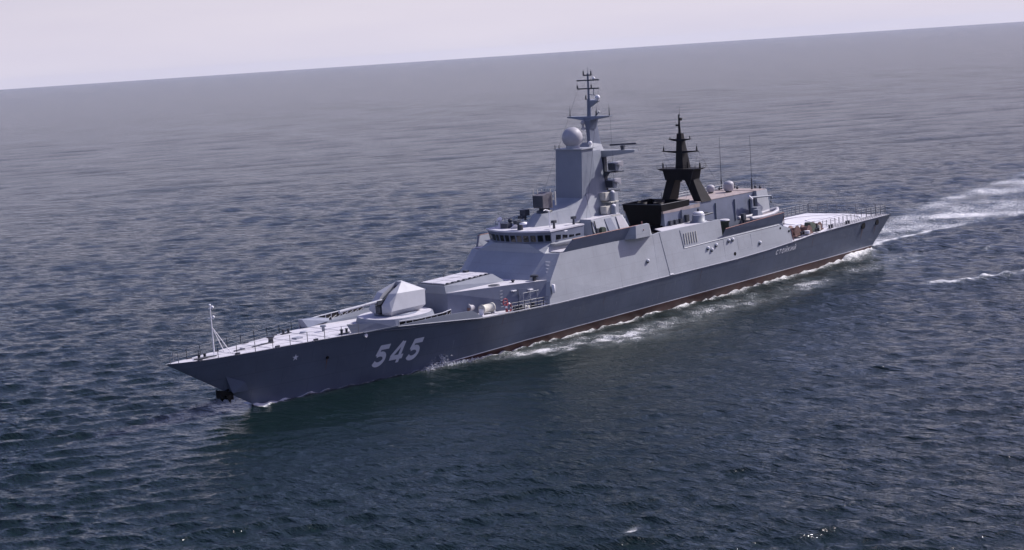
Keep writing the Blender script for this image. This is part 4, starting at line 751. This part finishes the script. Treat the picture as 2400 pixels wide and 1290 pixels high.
def make_sea():
    cx, cy = -70.14, -102.93
    view = math.atan2(F.y, F.x)
    fine = np.linspace(R(-31), R(31), 1240)
    outer = np.concatenate([np.arange(R(31), R(329), R(1.5))[1:], [R(329) ]])
    ang = view + np.concatenate([fine, outer[:-1]]); na = len(ang)
    rad = [0.5, 10, 20, 30, 40, 48]; r = 55.0
    while r < 9660: rad.append(r); r += max(.16, min(r * r / 43300 * .6, 2.6 + max(0, r - 450) * .012))
    rad.append(9660.0); rad = np.array(rad); nr = len(rad)
    RR, AA = np.meshgrid(rad, ang, indexing='ij')
    X = cx + RR * np.cos(AA); Y = cy + RR * np.sin(AA)
    cell = np.maximum(np.gradient(rad)[:, None] * np.ones_like(X), RR * np.where(np.abs((AA - view + np.pi) % (2 * np.pi) - np.pi) < R(31.1), R(62) / 1240, R(1.5)))
    Z = np.zeros_like(X); DX = np.zeros_like(X); DY = np.zeros_like(X)
    g = np.random.default_rng(5); wind = view + R(186)
    for i in range(140):
        lam = .5 * (6 / .5) ** g.random(); k = 2 * math.pi / lam
        th = wind + g.normal(0, R(22)); slope = .034 * (1.0 if lam < 2.5 else .85 if lam < 4 else .5); a = slope / k; ph = g.uniform(0, 6.28)
        att = np.clip((lam / (cell + 1e-6) - 1.4) / 2.2, 0, 1)
        c_, s_ = math.cos(th), math.sin(th); q = k * (X * c_ + Y * s_) + ph
        gust = .75 + .5 * np.sin(X * .021 * (1 + i % 3) + i) * np.sin(Y * .017 * (1 + i % 4) - 2 * i) if i % 2 else 1.0
        Z += a * att * gust * np.sin(q); DX -= .75 * a * att * c_ * np.cos(q) * -1; DY -= .75 * a * att * s_ * np.cos(q) * -1
    for i in range(36):
        lam = 8 * 4 ** g.random(); k = 2 * math.pi / lam; th = wind + g.normal(0, R(20)); a = .006 / k; ph = g.uniform(0, 6.28)
        att = np.clip((lam / (cell + 1e-6) - 1.4) / 2.2, 0, 1) * (.35 + .65 * sstep(120, 420, RR)); Z += a * att * np.sin(k * (X * math.cos(th) + Y * math.sin(th)) + ph)
    XP = X + DX; YP = Y + DY
    yp = -Y
    # kelvin waves beside the ship
    for sg in (1, -1):
        yy = sg * yp
        yc = 24.2 + (X - 82) * .56; Z += .42 * np.exp(-((yy - yc) / 2.0) ** 2) * sstep(60, 80, X) * (1 - sstep(100, 150, X))
        yc = 9.8 + (X - 35) * .27; Z += .30 * np.exp(-((yy - yc) / 1.6) ** 2) * sstep(26, 36, X) * (1 - sstep(60, 90, X))
        d = yy - wl(X); near = np.exp(-(np.clip(d, 0, 99) / 2.2)) * (X > 5) * (X < 104)
        Z = Z * (1 - .35 * near) + near * .14 * np.sin(X * .35) * np.exp(-np.abs(d - 1) / 3)
        Z += .10 * np.exp(-((X - 14) / 3) ** 2 - (np.clip(d, 0, 9) / 1.2) ** 2)
    lee = np.exp(-((X - 24) / 34) ** 4) * np.exp(-(np.clip(yp - 3, 0, 999) / 34) ** 2) * (yp > -3); Z *= 1 - .6 * lee; XP = X + DX * (1 - .6 * lee); YP = Y + DY * (1 - .6 * lee)
    fo = foam_field(X, yp)
    for sg in (1, -1): Z += .80 * sstep(88, 100, X) * (1 - sstep(101, 108, X)) * np.exp(-np.clip(sg * yp - wl(X), 0, 99) / 1.3) * (sg * yp > 2.5)
    Z += .20 * np.clip(fo, 0, 1) * (1 - .5 * (X > 104)) * (fz(X * 2.3, Y * 2.3, 9) * .8 + fz(X * 4.7, Y * 4.7, 10) * .5)
    far = sstep(2500, 9000, RR); Z *= (1 - far)
    co = np.empty((nr * na, 3), np.float32); co[:, 0] = XP.ravel(); co[:, 1] = YP.ravel(); co[:, 2] = Z.ravel()
    i0 = (np.arange(nr - 1)[:, None] * na + np.arange(na)[None, :]); i1 = i0 - np.arange(na)[None, :] + (np.arange(na)[None, :] + 1) % na
    quads = np.stack([i0, i1, i1 + na, i0 + na], -1).reshape(-1, 4).astype(np.int32)
    me = bpy.data.meshes.new('sea'); me.vertices.add(len(co)); me.vertices.foreach_set('co', co.ravel())
    me.loops.add(quads.size); me.loops.foreach_set('vertex_index', quads.ravel())
    me.polygons.add(len(quads)); me.polygons.foreach_set('loop_start', np.arange(0, quads.size, 4, dtype=np.int32))
    me.update(calc_edges=True); me.polygons.foreach_set('use_smooth', np.ones(len(quads), bool))
    at = me.attributes.new('foam', 'FLOAT', 'POINT'); at.data.foreach_set('value', fo.ravel().astype(np.float32))
    at = me.attributes.new('lee', 'FLOAT', 'POINT'); at.data.foreach_set('value', lee.ravel().astype(np.float32))
    o = bpy.data.objects.new('sea', me); COL.objects.link(o); o['kind'] = 'structure'
    m = bpy.data.materials.new('sea_water'); m.use_nodes = True; n = m.node_tree; L = n.links; p = n.nodes['Principled BSDF']
    geo = n.nodes.new('ShaderNodeNewGeometry')
    def noise(sc, det, vec, rough=.55, dist=0.0):
        t = n.nodes.new('ShaderNodeTexNoise'); t.inputs['Scale'].default_value = sc; t.inputs['Detail'].default_value = det; t.inputs['Roughness'].default_value = rough; t.inputs['Distortion'].default_value = dist
        L.new(vec, t.inputs['Vector']); return t.outputs[0]
    def math_(op, a, b=None, clamp=False):
        t = n.nodes.new('ShaderNodeMath'); t.operation = op; t.use_clamp = clamp
        for k, v in enumerate((a, b)):
            if v is None: continue
            if isinstance(v, (int, float)): t.inputs[k].default_value = v
            else: L.new(v, t.inputs[k])
        return t.outputs[0]
    mp = n.nodes.new('ShaderNodeMapping'); mp.inputs['Rotation'].default_value = (0, 0, -wind); mp.inputs['Scale'].default_value = (1.0, .36, 1)
    L.new(geo.outputs['Position'], mp.inputs[0])
    h = math_('ADD', math_('ADD', math_('MULTIPLY', noise(.13, 7, mp.outputs[0], .9, .2), 2.2), math_('ADD', math_('MULTIPLY', noise(.45, 3, mp.outputs[0], .65, .3), 1.9), math_('MULTIPLY', noise(.9, 2, mp.outputs[0], .5, .3), 1.0))), math_('ADD', math_('MULTIPLY', noise(1.5, 3, mp.outputs[0], .6, .4), .8), math_('MULTIPLY', noise(4.5, 3, mp.outputs[0], .6, .3), .25)))
    bp = n.nodes.new('ShaderNodeBump'); bp.inputs['Strength'].default_value = 1; bp.inputs['Distance'].default_value = SEA_BUMP
    # ruffled and calmer patches of wind; the mesh carries the waves near the ship, the bump carries more of them farther out
    la = n.nodes.new('ShaderNodeAttribute'); la.attribute_name = 'lee'
    ng = math_('MULTIPLY', math_('SUBTRACT', noise(.02, 6, mp.outputs[0], .8, .6), .5), .9)
    vd = n.nodes.new('ShaderNodeVectorMath'); vd.operation = 'DISTANCE'; L.new(geo.outputs['Position'], vd.inputs[0]); vd.inputs[1].default_value = (10, 0, 0)
    md = n.nodes.new('ShaderNodeMapRange'); md.inputs[1].default_value = 90; md.inputs[2].default_value = 900; md.inputs[3].default_value = 1.0; md.inputs[4].default_value = SEA_FAR; L.new(vd.outputs['Value'], md.inputs[0])
    L.new(math_('MULTIPLY', math_('MULTIPLY', h, math_('MAXIMUM', math_('ADD', ng, 1.0), .3)), math_('MULTIPLY', md.outputs[0], math_('SUBTRACT', 1.0, math_('MULTIPLY', la.outputs['Fac'], .6)))), bp.inputs['Height'])
    fa = n.nodes.new('ShaderNodeAttribute'); fa.attribute_name = 'foam'
    ms = n.nodes.new('ShaderNodeMapping'); ms.inputs['Scale'].default_value = (.75, 1.15, 1); L.new(geo.outputs['Position'], ms.inputs[0])
    fn = math_('ADD', math_('MULTIPLY', math_('ADD', math_('MULTIPLY', noise(3.4, 7, ms.outputs[0], .75, 1.6), 2.2), -.6), .6), math_('MULTIPLY', math_('ADD', math_('MULTIPLY', noise(8.0, 5, geo.outputs['Position'], .75, 1.0), 2.2), -.6), .4))
    mk = math_('MULTIPLY', math_('SUBTRACT', math_('ADD', math_('MULTIPLY', fa.outputs['Fac'], .75), fn), .94), 5.0, True)
    under = math_('MULTIPLY', math_('POWER', fa.outputs['Fac'], 1.7), .85, True)
    c1 = n.nodes.new('ShaderNodeMix'); c1.data_type = 'RGBA'; L.new(under, c1.inputs[0]); c1.inputs[6].default_value = (*SEA_COL, 1); c1.inputs[7].default_value = (.30, .33, .34, 1)
    c2 = n.nodes.new('ShaderNodeMix'); c2.data_type = 'RGBA'; L.new(mk, c2.inputs[0]); L.new(c1.outputs[2], c2.inputs[6]); c2.inputs[7].default_value = (.70, .70, .71, 1)
    L.new(c2.outputs[2], p.inputs['Base Color'])
    rr = n.nodes.new('ShaderNodeMapRange'); L.new(mk, rr.inputs[0]); rr.inputs[3].default_value = SEA_ROUGH; rr.inputs[4].default_value = .7; L.new(rr.outputs[0], p.inputs['Roughness'])
    p.inputs['IOR'].default_value = 1.333
    L.new(bp.outputs[0], p.inputs['Normal']); me.materials.append(m)
    return o
SEA_BUMP, SEA_COL, SEA_ROUGH, SEA_FAR = .26, (.0045, .0135, .0125), .10, 2.4
make_sea()
SPRAY = mat('spray_water', (.7, .72, .76), .8, .05, 2); n = SPRAY.node_tree; tr = n.nodes.new('ShaderNodeBsdfTransparent'); mxs = n.nodes.new('ShaderNodeMixShader'); mxs.inputs[0].default_value = .32
n.links.new(tr.outputs[0], mxs.inputs[1]); n.links.new(n.nodes['Principled BSDF'].outputs[0], mxs.inputs[2]); n.links.new(mxs.outputs[0], n.nodes['Material Output'].inputs[0])
# spray thrown up where the shoulder meets the sea
def spray(cx_, n_, wx, hz, seed):
    r = np.random.default_rng(seed); m = MB()
    for i in range(n_):
        x = cx_ + r.normal(0, wx); z = abs(r.normal(0, hz)) * math.exp(-((x - cx_) / wx) ** 2 * .5) + .05; y = hull_pt((x - xs(.1)) / (xe(.1) - xs(.1)), .1)[1] + .15 + abs(r.normal(0, .35)) + z * .15
        s_ = r.uniform(.02, .075) * (1.3 if z < .3 else 1); q_ = [Vector(r.normal(0, s_, 3)) for _ in range(4)]; c = V(x, y, z)
        m.add([c + a for a in q_], [(0, 1, 2), (0, 2, 3), (0, 3, 1), (1, 3, 2)])
    return m
sp = spray(26.6, 260, .38, .62, 3); s2 = spray(25.4, 260, .5, .3, 5); s3 = spray(27.5, 420, 1.6, .10, 4); [sp.add(q_.v, q_.f) for q_ in (s2, s3)]
o = sp.build('bow_spray', SPRAY, None, False); o['kind'] = 'stuff'; o['label'] = 'thin white spray splashing up beside the number on the hull'; o['category'] = 'spray'
# ------------------------------------------------------------------ haze
HAZE = 1.4e-5
if HAZE:
    m = MB(); m.v = []; m.add([(x, y, z) for x in (-9900, 9900) for y in (-9900, 9900) for z in (-4, 60)], [(0, 1, 3, 2), (4, 6, 7, 5), (0, 4, 5, 1), (2, 3, 7, 6), (0, 2, 6, 4), (1, 5, 7, 3)])
    hm = bpy.data.materials.new('haze_air'); hm.use_nodes = True; n = hm.node_tree; n.nodes.remove(n.nodes['Principled BSDF'])
    pv = n.nodes.new('ShaderNodeVolumePrincipled'); pv.inputs['Color'].default_value = (.55, .70, 1, 1); pv.inputs['Density'].default_value = HAZE; pv.inputs['Anisotropy'].default_value = .3
    n.links.new(pv.outputs[0], n.nodes['Material Output'].inputs['Volume'])
    o = m.build('haze', hm, None, False); o['kind'] = 'stuff'
